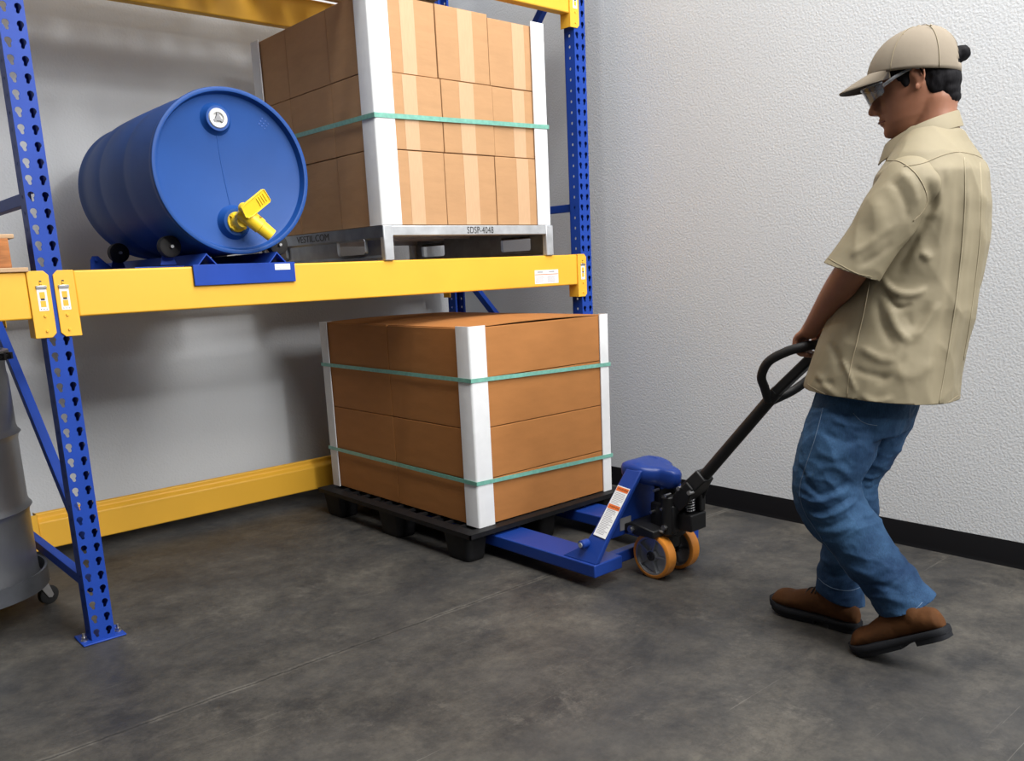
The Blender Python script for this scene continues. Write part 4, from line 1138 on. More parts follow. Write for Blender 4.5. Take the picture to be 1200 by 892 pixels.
# ---- body: one continuous skin (head, neck, trunk, arms, hands, legs)
bm = new_bm()
head = [(-0.134, 0.028, 0.080, 0.020), (-0.128, 0.008, 0.095, 0.034), (-0.112, -0.030, 0.102, 0.046), (-0.092, -0.055, 0.103, 0.056), (-0.066, -0.075, 0.101, 0.063), (-0.040, -0.092, 0.100, 0.068),
        (-0.010, -0.098, 0.099, 0.072), (0.02, -0.100, 0.105, 0.075), (0.05, -0.100, 0.102, 0.076), (0.08, -0.092, 0.088, 0.070), (0.105, -0.074, 0.062, 0.054), (0.118, -0.045, 0.030, 0.034)]
rings = []
for h, fb, ff, ws in head:
    c = (fb+ff)/2; hl = (ff-fb)/2; ring = []
    for i in range(36):
        a = 2*math.pi*i/36; ca, sa = math.cos(a), math.sin(a)
        narrow = 1.0-0.12*max(0, ca)**2 if h < 0.04 else 1.0
        ring.append(Hd(c+hl*ca, ws*math.copysign(abs(sa)**0.85, sa)*narrow, h))
    rings.append(ring)
loft(bm, rings)
# nose, lips, chin, brow, cheekbones
limb(bm, [Hd(0.098, 0, 0.004), Hd(0.112, 0, -0.022), Hd(0.124, 0, -0.044)], [0.007, 0.009, 0.0125], 4, 14)
hball(bm, 0.112, -0.012, -0.052, 0.011, 0.008, 0.008); hball(bm, 0.112, 0.012, -0.052, 0.011, 0.008, 0.008); hball(bm, 0.117, 0, -0.050, 0.014, 0.009, 0.009)
hball(bm, 0.103, 0, -0.074, 0.010, 0.022, 0.0058); hball(bm, 0.102, 0, -0.086, 0.010, 0.020, 0.0062); hball(bm, 0.102, 0, -0.046, 0.016, 0.013, 0.018); hball(bm, 0.096, 0, -0.066, 0.012, 0.020, 0.014)
hball(bm, 0.090, 0, -0.114, 0.016, 0.022, 0.016)
for s in (-1, 1):
    hball(bm, 0.094, s*0.028, 0.014, 0.012, 0.026, 0.008)
    # ear: back plate, helix and lobe
    hball(bm, -0.004, s*0.078, -0.003, 0.012, 0.0045, 0.024, 0.15)
    hel = [(0.012, 0.080, 0.010), (0.008, 0.086, 0.027), (-0.006, 0.090, 0.035), (-0.018, 0.090, 0.026), (-0.021, 0.089, 0.006), (-0.015, 0.086, -0.013), (-0.004, 0.083, -0.026), (0.006, 0.080, -0.026)]
    tube(bm, catmull([Hd(f, s*q, h) for f, q, h in [(a_, b2-0.002, c2*0.86-0.004) for a_, b2, c2 in hel]], 4), 0.0042, 10)
    hball(bm, 0.002, s*0.082, -0.027, 0.008, 0.005, 0.009)
# neck
limb(bm, [Hd(-0.035, 0, -0.06), V3((0.0409, 0.0000, 1.5781)), V3((0.0537, 0.0000, 1.4853))], [0.064, 0.060, 0.072], 5, 28)
# trunk (under the shirt)
rings = []
for (v, c, wl, wd) in ((0, (0.0542, 0.0000, 1.4737), 0.15, 0.075), (0, (0.0485, 0.0000, 1.4045), 0.185, 0.10), (0, (0.0341, 0.0000, 1.2754), 0.175, 0.11), (0, (0.0072, 0.0000, 1.1067), 0.16, 0.11), (0, (-0.0418, 0.0000, 0.9319), 0.15, 0.12), (0, (-0.0855, 0.0000, 0.8154), 0.13, 0.10)):
    rings.append(egg(c, wl, wd))
loft(bm, rings)
shL = V3((-0.0049, -0.1650, 1.4040)); elL = V3((-0.1348, -0.2000, 1.1979)); wrL = WL(1.700, -1.700, 0.985)
shR = V3((0.1158, 0.1750, 1.4284)); elR = V3((0.0107, 0.2000, 1.1458)); wrR = WL(1.845, -1.712, 0.985)
limb(bm, [shL, shL*0.5+elL*0.5, elL], [0.060, 0.052, 0.045], 5, 24)
mL = elL*0.62+wrL*0.38
limb(bm, [elL, mL, wrL*0.9+elL*0.1, wrL], [0.0450, 0.0440, 0.0290, 0.0280], 6, 24)
limb(bm, [shR, shR*0.5+elR*0.5, elR], [0.060, 0.052, 0.045], 5, 24)
mR = elR*0.62+wrR*0.38
limb(bm, [elR, mR, wrR*0.9+elR*0.1, wrR], [0.0450, 0.0440, 0.0290, 0.0280], 6, 24)
# hands closed over the cross part of the loop
nails = []
def hand(xc, side, wrist):
    """xc: world x of the hand on the bar; side=+1 thumb towards +x"""
    by, bz = -1.704, 0.938
    P_ = lambda dx, dy, dz: WL(xc+dx, by+dy, bz+dz)
    # palm: slab from wrist over the top of the bar to the knuckles
    ks = [-0.032, -0.011, 0.010, 0.031]
    lens = [0.88, 0.98, 1.04, 0.98] if side > 0 else [0.98, 1.04, 0.98, 0.88]
    for dx, k in zip(ks, lens):
        tgt = P_(dx, 0.020, 0.040)
        limb(bm, [wrist+(P_(dx*0.5, 0, 0)-P_(0, 0, 0)), P_(dx*0.85, 0.0, 0.050), tgt], [0.0175, 0.0165, 0.0125], 4, 14)
        a = 0.010*(k-0.9)*4
        limb(bm, [tgt, P_(dx, 0.042, 0.022), P_(dx, 0.044, -0.006), P_(dx, 0.028, -0.026-a), P_(dx, 0.004, -0.030-a)], [0.0128, 0.0112, 0.0104, 0.0097, 0.0086], 4, 14)
    limb(bm, [wrist, P_(0.0, -0.004, 0.058), P_(0.0, 0.014, 0.046)], [0.027, 0.025, 0.018], 4, 18)
    limb(bm, [wrist, P_(-0.018, 0.004, 0.056)], [0.024, 0.020], 4, 18); limb(bm, [wrist, P_(0.018, 0.004, 0.056)], [0.024, 0.020], 4, 18)
    # thumb leaves the side of the palm near its base and closes under the bar
    s = side
    limb(bm, [P_(s*0.022, -0.022, 0.042), P_(s*0.043, -0.026, 0.020), P_(s*0.048, -0.026, -0.008), P_(s*0.036, -0.010, -0.028)], [0.0150, 0.0125, 0.0108, 0.0092], 4, 14)
    return P_
PLh = hand(1.716, 1, wrL); PRh = hand(1.832, -1, wrR)
# legs (inside the jeans and boots)
kneN = V3((-0.2133, -0.0950, 0.5188)); hipN = V3((-0.1285, -0.0720, 0.7556)); ankN = V3((0.0401, -0.1050, 0.1658))
kneF = V3((-0.1430, 0.0950, 0.5147)); hipF = V3((-0.0513, 0.0850, 0.7419)); ankF = V3((-0.1657, 0.1050, 0.0698))
limb(bm, [hipN, kneN, ankN], [0.070, 0.055, 0.038], 6, 20)
limb(bm, [hipF, kneF, ankF], [0.070, 0.055, 0.038], 6, 20)
me = fuse(bm, 0.0042, 5, 0.5)
body = link_mesh('body', me, M['skin'], man, angle=0)

for s in (-1, 1):
    bm = new_bm(); hball(bm, 0.094, s*0.030, -0.004, 0.010, 0.012, 0.009); obj('eye', bm, M['eye'], man, angle=0)
    bm = new_bm(); tube(bm, catmull([Hd(0.103, s*0.014, 0.016), Hd(0.104, s*0.030, 0.021), Hd(0.092, s*0.050, 0.017)], 4), 0.0032, 8); obj('eyebrow', bm, M['hair'], man, angle=0)
bm = new_bm(); tube(bm, catmull([Hd(0.094, -0.022, -0.0815), Hd(0.110, -0.008, -0.080), Hd(0.110, 0.008, -0.080), Hd(0.094, 0.022, -0.0815)], 4), 0.0035, 8); obj('lips', bm, M['lip'], man, angle=0)

def trim(me, cuts):
    """clean open hems: cut the fused cloth by planes, each only near its own point"""
    b_ = bmesh.new(); b_.from_mesh(me)
    for co_, no_, rad in cuts:
        co_ = V3(co_); no_ = V3(no_).normalized()
        fs = [f for f in b_.faces if (f.calc_center_median()-co_).length < rad]
        geo = set(fs)
        for f in fs: geo.update(f.edges); geo.update(f.verts)
        bmesh.ops.bisect_plane(b_, geom=list(geo), plane_co=co_, plane_no=no_, clear_outer=True)
    b_.to_mesh(me); b_.free(); me.update()
def ridged(c, f, st=(1, 1, 1)):
    q = V3((c.x*f*st[0], c.y*f*st[1], c.z*f*st[2]))
    return (1-min(1, abs(noise.noise(q))*2.6))**2
def roughen(me, fn):
    nrm = [v.normal.copy() for v in me.vertices]
    for v, n_ in zip(me.vertices, nrm): v.co = v.co+n_*fn(v.co)
# ---- hair
bm = new_bm()
hball(bm, -0.036, 0, 0.018, 0.080, 0.080, 0.080)
hball(bm, -0.060, 0, -0.018, 0.055, 0.072, 0.052)
hball(bm, -0.064, 0, -0.050, 0.042, 0.061, 0.032); hball(bm, -0.070, 0, -0.070, 0.034, 0.050, 0.024)
for s in (-1, 1):
    hball(bm, 0.022, s*0.064, 0.022, 0.030, 0.014, 0.026); hball(bm, 0.026, s*0.067, 0.004, 0.013, 0.008, 0.022)
    hball(bm, 0.050, s*0.058, 0.034, 0.026, 0.014, 0.014)
    hball(bm, -0.042, s*0.056, -0.020, 0.030, 0.0175, 0.036)
hball(bm, 0.070, 0, 0.040, 0.032, 0.060, 0.018)
me = fuse(bm, 0.004, 3)
roughen(me, lambda c: noise.noise(c*55)*0.0016+noise.noise(V3((c.x*160, c.y*160, c.z*30)))*0.0014)
link_mesh('hair', me, M['hair'], man, angle=0)

# ---- cap
cap_t = []
bm = new_bm(); nu, nv = 72, 22
CF, CH = -0.002, 0.024      # centre in head space
front, back, halfw, topH = 0.122, 0.112, 0.093, 0.120
V = []
for j in range(nv+1):
    el = (math.pi/2)*j/nv; row = []
    for i in range(nu):
        a = 2*math.pi*i/nu; ca, sa = math.cos(a), math.sin(a)
        rl = front if ca > 0 else back
        e = math.cos(el)**0.82; hgt = math.sin(el)**1.0
        f = CF+rl*ca*e; s = halfw*sa*e
        # crown sits a little back; sweatband line tips up at the front
        rim = 0.032*ca*(1-j/nv)
        f -= 0.028*hgt
        panel = 0.0012*abs(math.sin(3*a))*(1-j/nv)
        h = CH+rim-0.004+hgt*topH
        p = Hd(f, s, h)+(Hd(f, s, h)-Hd(CF, 0, CH)).normalized()*panel
        row.append(bm.verts.new(p))
    V.append(row)
for j in range(nv):
    for i in range(nu):
        ang = (360*i/nu+2.5); d = abs(ang-180)
        if 2 <= j <= 6 and d < 24-2.2*(j-2)**1.15: continue   # opening above the strap
        k = (i+1) % nu
        bm.faces.new((V[j][i], V[j][k], V[j+1][k], V[j+1][i]))
me_b = obj('cap_crown', bm, M['cap'], man, angle=0)
sd = me_b.modifiers.new('thick', 'SOLIDIFY'); sd.thickness = 0.0022; sd.offset = -1
crown = me_b; crown['label'] = 'tan cotton cap'
bm = new_bm(); ball(bm, (0, 0, 0), (0.007, 0.007, 0.003), HM @ Matrix.Translation((CF-0.028, 0, CH+topH-0.002)), 16); obj('cap_button', bm, M['khaki_seam'], crown)
# seams over the crown
bm = new_bm()
for k in range(6):
    a = R(0+60*k); pts = []
    for j in range(0, nv+1, 2):
        if k == 3 and j < 8: continue
        el = (math.pi/2)*j/nv; ca, sa = math.cos(a), math.sin(a); rl = front if ca > 0 else back
        e = math.cos(el)**0.82; hgt = math.sin(el)
        q = Hd(CF+rl*ca*e-0.028*hgt, halfw*sa*e, CH+0.032*ca*(1-j/nv)-0.004+hgt*topH)
        pts.append(q+(q-Hd(CF-0.03, 0, CH)).normalized()*0.0014)
    tube(bm, pts, 0.0009, 6)
obj('cap_seam', bm, M['khaki_seam'], crown, angle=0)
bm = new_bm()
for a, hh in ((R(-62), 0.42), (R(-118), 0.45), (R(62), 0.42), (R(118), 0.45)):
    el = math.pi/2*0.62; ca, sa = math.cos(a), math.sin(a); rl = front if ca > 0 else back
    e = math.cos(el)**0.82; q = Hd(CF+rl*ca*e-0.028*math.sin(el), halfw*sa*e, CH+math.sin(el)*topH)
    ball(bm, q, 0.0028, None, 10)
obj('cap_eyelet', bm, M['khaki_seam'], crown)
# bill
def bill_pt(u, t, off=0.0):
    """u -1..1 across, t 0..1 from the crown outwards"""
    ang = u*R(58)
    fr = CF+front*math.cos(ang)*0.985; sr = halfw*math.sin(ang)*1.0
    rim = CH+0.032*math.cos(ang)+0.001
    ext = 0.083*(1-abs(u)**2.6)*t
    f = fr+ext; s = sr*(1-0.04*t)
    h = rim-0.012*(u*u)*t*1.6-0.20*ext-1.2*ext*ext
    return Hd(f, s, h+off)
bm = new_bm(); nu_, nt_ = 28, 10
for off, fl in ((0.0, 0), (-0.0035, 1)):
    G = [[bm.verts.new(bill_pt(-1+2*i/nu_, j/nt_, off)) for j in range(nt_+1)] for i in range(nu_+1)]
    for i in range(nu_):
        for j in range(nt_):
            q = (G[i][j], G[i+1][j], G[i+1][j+1], G[i][j+1]); bm.faces.new(q if fl else q[::-1])
    if fl == 0: G0 = G
for i in range(nu_): bm.faces.new((G0[i][nt_], G0[i+1][nt_], G[i+1][nt_], G[i][nt_])); bm.faces.new((G0[i][0], G[i][0], G[i+1][0], G0[i+1][0]))
for j in range(nt_): bm.faces.new((G0[0][j], G0[0][j+1], G[0][j+1], G[0][j])); bm.faces.new((G0[nu_][j], G[nu_][j], G[nu_][j+1], G0[nu_][j+1]))
obj('cap_bill', bm, M['cap'], crown, angle=50)
bm = new_bm()
G = [[bm.verts.new(bill_pt(-0.985+1.97*i/nu_, 0.02+0.965*j/nt_, -0.0048)) for j in range(nt_+1)] for i in range(nu_+1)]
for i in range(nu_):
    for j in range(nt_): bm.faces.new((G[i][j], G[i+1][j], G[i+1][j+1], G[i][j+1]))
obj('bill_underside', bm, M['cap_under'], crown, angle=0)
# hair tuft pushed out of the opening at the back
bm = new_bm(); hball(bm, -0.122, 0.0, 0.036, 0.023, 0.026, 0.022); hball(bm, -0.105, 0.0, 0.034, 0.026, 0.030, 0.024)
me = fuse(bm, 0.004, 2)
roughen(me, lambda c: noise.noise(c*90)*0.002)
link_mesh('hair_tuft', me, M['hair'], man, angle=0)

# ---- safety glasses
bm = new_bm(); n = 22
def gl(u, k, off=0.0):
    a = u*R(74); f0 = 0.062+(0.080+off)*math.cos(a); s0 = (0.070+off)*math.sin(a)
    top = 0.022-0.006*abs(u); low = -0.030+0.018*abs(u)**2+0.010*math.exp(-(u/0.14)**2)
    h = top*(1-k)+low*k
    return Hd(f0-0.016*k*(1-abs(u)), s0, h)
for off in (0.0, 0.002):
    G = [[bm.verts.new(gl(-1+2*i/n, j/6, off)) for j in range(7)] for i in range(n+1)]
    for i in range(n):
        for j in range(6): bm.faces.new((G[i][j], G[i+1][j], G[i+1][j+1], G[i][j+1]))
gls = obj('safety_glasses', bm, M['lens'], man, angle=0); gls['label'] = 'smoked wraparound safety glasses'
bm = new_bm(); tube(bm, [gl(-1+2*i/n, 0, 0.001) for i in range(n+1)], 0.0022, 8)
for s in (-1, 1): tube(bm, [gl(s, 0.35, 0.001), Hd(0.050, s*0.078, 0.018), Hd(0.006, s*0.082, 0.026), Hd(-0.012, s*0.080, 0.020)], [(0.0025, 0.005)]*2+[(0.002, 0.0035)]*2, 8)
obj('glasses_frame', bm, M['clear'], gls, angle=0)

# ---- jeans
bm = new_bm()
rings = [egg((-0.0423, 0.0000, 0.9447), 0.155, 0.125), egg((-0.0772, 0.0000, 0.8546), 0.165, 0.138), egg((-0.1151, 0.0000, 0.7543), 0.168, 0.140), egg((-0.1153, 0.0000, 0.6825), 0.160, 0.118)]
loft(bm, rings)
limb(bm, [V3((-0.1537, -0.0680, 0.7906)), V3((-0.1785, -0.0840, 0.6699)), V3((-0.2140, -0.0950, 0.5510)), V3((-0.1866, -0.1000, 0.4544)), V3((-0.1102, -0.1040, 0.3562)), V3((-0.0393, -0.1060, 0.2552)), V3((-0.0040, -0.1060, 0.2046))],
     [0.100, 0.114, 0.100, 0.098, 0.085, 0.078, 0.078], 6, 28)
limb(bm, [V3((-0.0667, 0.0750, 0.7647)), V3((-0.1175, 0.0850, 0.6247)), V3((-0.1557, 0.0920, 0.5147)), V3((-0.1477, 0.0980, 0.3992)), V3((-0.1576, 0.1020, 0.2748)), V3((-0.1688, 0.1040, 0.1901)), V3((-0.1756, 0.1040, 0.1415))],
     [0.112, 0.108, 0.090, 0.084, 0.080, 0.078, 0.076], 6, 28)
# flat-ended cuffs
def cuff(bm, p, q, r0, r1):
    cyl(bm, p, q, r0, r1, n=36)
cuff(bm, V3((-0.0269, -0.1100, 0.2471)), V3((0.0601, -0.1120, 0.1357)), 0.079, 0.087)
cuff(bm, V3((-0.1714, 0.1040, 0.1898)), V3((-0.1837, 0.1040, 0.0376)), 0.076, 0.082)
me = fuse(bm, 0.0055, 6, 0.5)
def folds(me, lines, side=-1, base=0.0):
    """raise or sink soft ridges along lines given in figure space, on the side facing the viewer"""
    n = len(me.vertices)
    co = np.empty(n*3); me.vertices.foreach_get('co', co); co = co.reshape(-1, 3)
    no = np.array([v.normal[:] for v in me.vertices])
    k = np.clip((-no[:, 1]+0.35)/0.5, 0, 1)
    Q = co[:, [0, 2]]; D = np.zeros(n)
    for pts, w, h in lines:
        pp = catmull([(p[0], 0, p[2]) for p in pts], 5) if len(pts) > 2 else [V3((p[0], 0, p[2])) for p in pts]
        pp = np.array([(p.x, p.z) for p in pp]); m = len(pp)-1
        best = np.full(n, 9.0); tb = np.zeros(n)
        for i in range(m):
            ab = pp[i+1]-pp[i]; t = np.clip(((Q-pp[i])@ab)/(ab@ab), 0, 1)
            dd = np.linalg.norm(Q-(pp[i]+t[:, None]*ab), axis=1)
            u = dd < best; best[u] = dd[u]; tb[u] = ((i+t)/m)[u]
        D += h*np.exp(-(best/w)**2)*np.minimum(1, np.minimum(tb*5, (1-tb)*5))
    co += no*(D*k)[:, None]
    me.vertices.foreach_set('co', co.ravel()); me.update()
J = [
 ([(-0.2091, 0.0000, 0.7519), (-0.1588, 0.0000, 0.7372), (-0.1094, 0.0000, 0.7280), (-0.0735, 0.0000, 0.7449)], 0.010, 0.0070), ([(-0.2258, 0.0000, 0.7137), (-0.1699, 0.0000, 0.6886), (-0.1081, 0.0000, 0.6881)], 0.012, -0.0063),
 ([(-0.2501, 0.0000, 0.6584), (-0.1812, 0.0000, 0.6394), (-0.1196, 0.0000, 0.6635)], 0.014, 0.0049), ([(-0.2688, 0.0000, 0.5665), (-0.2292, 0.0000, 0.5270), (-0.1786, 0.0000, 0.5410), (-0.1418, 0.0000, 0.5732)], 0.010, -0.0070),
 ([(-0.2993, 0.0000, 0.5229), (-0.2415, 0.0000, 0.4984), (-0.1781, 0.0000, 0.5217), (-0.1409, 0.0000, 0.5432)], 0.008, 0.0084), ([(-0.2882, 0.0000, 0.4898), (-0.2280, 0.0000, 0.4712), (-0.1649, 0.0000, 0.5004), (-0.1304, 0.0000, 0.5246)], 0.007, -0.0070),
 ([(-0.2720, 0.0000, 0.4626), (-0.2147, 0.0000, 0.4525), (-0.1518, 0.0000, 0.4847), (-0.1199, 0.0000, 0.5060)], 0.008, 0.0077), ([(-0.2610, 0.0000, 0.4352), (-0.2012, 0.0000, 0.4254), (-0.1387, 0.0000, 0.4634)], 0.007, -0.0056),
 ([(-0.2525, 0.0000, 0.4046), (-0.1752, 0.0000, 0.4105), (-0.1131, 0.0000, 0.4458)], 0.010, 0.0049), ([(-0.2825, 0.0000, 0.6075), (-0.2553, 0.0000, 0.5394)], 0.008, -0.0056), ([(-0.1418, 0.0000, 0.5732), (-0.1804, 0.0000, 0.6122), (-0.2564, 0.0000, 0.5949)], 0.012, 0.0042),
 ([(-0.1597, 0.0000, 0.3074), (-0.0831, 0.0000, 0.2863), (-0.0100, 0.0000, 0.3212)], 0.012, 0.0042), ([(-0.1193, 0.0000, 0.2316), (-0.0571, 0.0000, 0.2550), (0.0125, 0.0000, 0.2454)], 0.010, -0.0049), ([(-0.0930, 0.0000, 0.2001), (-0.0309, 0.0000, 0.2182), (0.0310, 0.0000, 0.2081)], 0.009, 0.0049),
 ([(-0.0811, 0.0000, 0.6837), (-0.0697, 0.0000, 0.6308), (-0.0923, 0.0000, 0.5758)], 0.010, -0.0056), ([(-0.1211, 0.0000, 0.5470), (-0.0908, 0.0000, 0.5297), (-0.0667, 0.0000, 0.5420)], 0.007, 0.0056), ([(-0.1199, 0.0000, 0.5060), (-0.0946, 0.0000, 0.4912), (-0.0705, 0.0000, 0.5091)], 0.007, -0.0049),
 ([(-0.1087, 0.0000, 0.4655), (-0.0884, 0.0000, 0.4531), (-0.0689, 0.0000, 0.4600)], 0.006, 0.0049), ([(-0.2307, 0.0000, 0.2431), (-0.1963, 0.0000, 0.2235), (-0.1582, 0.0000, 0.2505)], 0.010, 0.0056), ([(-0.2350, 0.0000, 0.1962), (-0.1825, 0.0000, 0.1903), (-0.1188, 0.0000, 0.2145)], 0.008, -0.0049),
]
folds(me, J)
roughen(me, lambda c: noise.noise(c*9)*0.004+noise.noise(c*22)*0.0018+(ridged(c, 8, (1, 1, 1.5))-0.3)*0.0045+(ridged(c+V3((2, 1, 7)), 15, (1, 1, 1.4))-0.3)*0.0022)
trim(me, [((0.0208, -0.1100, 0.1763), (0.43, 0, -0.90), 0.150), ((-0.1798, 0.1040, 0.0988), (-0.31, 0, -0.95), 0.13)])
jeans = link_mesh('jeans', me, M['denim'], man, angle=0)
sd = jeans.modifiers.new('thick', 'SOLIDIFY'); sd.thickness = 0.0022; sd.offset = -1

# ---- shirt
bm = new_bm()
TS = [((0.0506, 0.0000, 1.5544), 0.085, 0.070, 0.10), ((0.0479, 0.0000, 1.5180), 0.135, 0.088, 0.08), ((0.0495, 0.0000, 1.4810), 0.180, 0.108, 0.05), ((0.0431, 0.0000, 1.4282), 0.206, 0.137, 0.0), ((0.0422, 0.0000, 1.3462), 0.200, 0.154, 0.0),
      ((0.0267, 0.0000, 1.2399), 0.185, 0.170, 0.0), ((0.0062, 0.0000, 1.1313), 0.178, 0.182, 0.0), ((-0.0308, 0.0000, 1.0129), 0.194, 0.201, 0.0), ((-0.0575, 0.0000, 0.9063), 0.214, 0.211, 0.0), ((-0.0718, 0.0000, 0.8391), 0.224, 0.215, 0.0), ((-0.0783, 0.0000, 0.7447), 0.230, 0.217, 0.0)]
loft(bm, [egg(c, wl, wd, tilt=tl, p=2.35 if wl > 0.2 else 2.1) for c, wl, wd, tl in TS])
# sleeves
def sleeve(bm, sh, el, r0, r1, r2):
    mid_ = sh*0.5+el*0.5+V3((0.004, 0, -0.004)); end = sh*0.00+el*1.0
    limbpts = [sh+(sh-el)*0.03, sh*0.80+el*0.20, sh*0.62+el*0.38, sh*0.45+el*0.55]
    limb(bm, limbpts, [r0, r0*0.99, r1, r2*1.02], 5, 30)
    cyl(bm, sh*0.55+el*0.45, end, r2*1.04, r2*0.98, n=36)
    return end
me_t = fuse(bm, 0.006, 7, 0.5)
bm = new_bm()
eL = sleeve(bm, V3((-0.0125, -0.1500, 1.3833)), V3((-0.1691, -0.1980, 1.1432)), 0.084, 0.082, 0.074)
eR = sleeve(bm, V3((0.1156, 0.1500, 1.4096)), V3((-0.0428, 0.2050, 1.1264)), 0.080, 0.078, 0.074)
me_s = fuse(bm, 0.006, 5, 0.5)
Sf = [
 ([(0.1244, 0.0000, 1.4517), (0.1322, 0.0000, 1.2936), (0.1164, 0.0000, 1.0793), (0.0897, 0.0000, 0.7800)], 0.008, 0.0050), ([(0.1055, 0.0000, 1.4441), (0.1105, 0.0000, 1.2948), (0.0941, 0.0000, 1.0798), (0.0708, 0.0000, 0.7924)], 0.010, -0.0043),
 ([(0.1701, 0.0000, 1.4297), (0.1759, 0.0000, 1.1972), (0.1622, 0.0000, 0.9563)], 0.007, 0.0037), ([(0.1510, 0.0000, 1.4312), (0.1565, 0.0000, 1.1980), (0.1390, 0.0000, 0.9317), (0.1236, 0.0000, 0.7859)], 0.010, -0.0037),
 ([(0.0815, 0.0000, 1.4484), (0.0754, 0.0000, 1.3440), (0.0653, 0.0000, 1.2260)], 0.009, 0.0031), ([(0.0426, 0.0000, 1.4399), (0.0644, 0.0000, 1.3448), (0.0400, 0.0000, 1.2942)], 0.011, 0.0062), ([(0.0286, 0.0000, 1.4060), (0.0427, 0.0000, 1.3344), (0.0184, 0.0000, 1.2763)], 0.009, -0.0062),
 ([(0.0737, 0.0000, 1.3324), (0.0346, 0.0000, 1.2635), (-0.0131, 0.0000, 1.1565)], 0.014, 0.0043), ([(0.0326, 0.0000, 1.3113), (-0.0023, 0.0000, 1.2292), (-0.0452, 0.0000, 1.1527)], 0.010, -0.0056),
 ([(-0.0731, 0.0000, 1.1537), (-0.0438, 0.0000, 1.1131), (0.0074, 0.0000, 1.1017), (0.0407, 0.0000, 1.1204)], 0.008, 0.0081), ([(-0.0624, 0.0000, 1.1136), (-0.0328, 0.0000, 1.0680), (0.0084, 0.0000, 1.0770)], 0.009, -0.0062),
 ([(-0.0565, 0.0000, 1.0785), (-0.0308, 0.0000, 1.0129), (0.0081, 0.0000, 0.9672)], 0.010, 0.0068), ([(0.0081, 0.0000, 0.9672), (0.0447, 0.0000, 1.0267), (0.0762, 0.0000, 1.0803)], 0.011, 0.0050), ([(-0.0190, 0.0000, 1.0702), (0.0107, 0.0000, 1.0198), (0.0492, 0.0000, 1.0809)], 0.013, -0.0050),
 ([(-0.0853, 0.0000, 1.0968), (-0.0686, 0.0000, 1.0210), (-0.0334, 0.0000, 0.9573)], 0.011, -0.0050), ([(-0.1237, 0.0000, 0.9578), (-0.0677, 0.0000, 0.9268), (-0.0276, 0.0000, 0.9268)], 0.010, 0.0050), ([(-0.1513, 0.0000, 0.9061), (-0.0974, 0.0000, 0.8855), (-0.0422, 0.0000, 0.8756)], 0.011, -0.0043),
 ([(-0.1763, 0.0000, 0.9269), (-0.1507, 0.0000, 0.8852), (-0.1296, 0.0000, 0.8331)], 0.007, 0.0056), ([(-0.2447, 0.0000, 0.8794), (-0.2112, 0.0000, 0.8400), (-0.1733, 0.0000, 0.8140)], 0.010, 0.0050), ([(-0.2542, 0.0000, 0.8528), (-0.1867, 0.0000, 0.8535)], 0.009, -0.0037), ([(-0.1246, 0.0000, 0.8279), (-0.0756, 0.0000, 0.8078), (-0.0285, 0.0000, 0.8241)], 0.010, 0.0050),
 ([(-0.0551, 0.0000, 0.9063), (0.0162, 0.0000, 0.8811), (0.0718, 0.0000, 0.9267)], 0.016, 0.0037), ([(-0.2144, 0.0000, 0.9713), (-0.1887, 0.0000, 0.9321), (-0.1750, 0.0000, 0.8799)], 0.011, -0.0050), ([(-0.0049, 0.0000, 0.9445), (-0.0310, 0.0000, 0.8936), (-0.0772, 0.0000, 0.8546)], 0.011, -0.0043),
 ([(-0.0419, 0.0000, 1.4349), (-0.0040, 0.0000, 1.3848), (0.0117, 0.0000, 1.3292)], 0.011, 0.0050), ([(-0.0615, 0.0000, 1.4127), (-0.0251, 0.0000, 1.3506), (-0.0092, 0.0000, 1.2898)], 0.011, -0.0043), ([(-0.0992, 0.0000, 1.3748), (-0.0803, 0.0000, 1.2938), (-0.0890, 0.0000, 1.2087)], 0.018, 0.0037),
 ([(-0.1552, 0.0000, 1.2116), (-0.1019, 0.0000, 1.2462), (-0.0345, 0.0000, 1.2985)], 0.010, 0.0037), ([(-0.1352, 0.0000, 1.1809), (-0.0890, 0.0000, 1.2087), (-0.0485, 0.0000, 1.2435)], 0.010, -0.0037), ([(0.0214, 0.0000, 1.2039), (0.0347, 0.0000, 1.2081), (0.0445, 0.0000, 1.1908)], 0.009, 0.0062),
]
for mm in (me_t, me_s):
    folds(mm, Sf)
    roughen(mm, lambda c: noise.noise(c*6)*0.005+noise.noise(c*15)*0.0022+(ridged(c, 5.5, (1, 1, 0.55))-0.3)*0.0042+(ridged(c+V3((3, 5, 1)), 9, (1, 1, 0.6))-0.3)*0.0022)
h0 = V3((-0.2816, 0.0000, 0.8257)); h1 = V3((0.1436, 0.0000, 0.7914)); hv = h1-h0
trim(me_t, [((h0+h1)/2, (hv.z, 0, -hv.x), 0.6)])
trim(me_s, [((-0.1564, -0.1980, 1.1708), (-0.36, 0, -0.93), 0.16), (eR+V3((0.02, 0, 0.045)), (-0.36, 0, -0.93), 0.15)])
bj = new_bm(); bj.from_mesh(me_t); bj.from_mesh(me_s); me = bpy.data.meshes.new('shirt'); bj.to_mesh(me); bj.free()
shirt = link_mesh('shirt', me, M['khaki'], man, angle=0); sd = shirt.modifiers.new('thick', 'SOLIDIFY'); sd.thickness = 0.0022; sd.offset = -1
shirt['label'] = 'khaki short-sleeved work shirt'
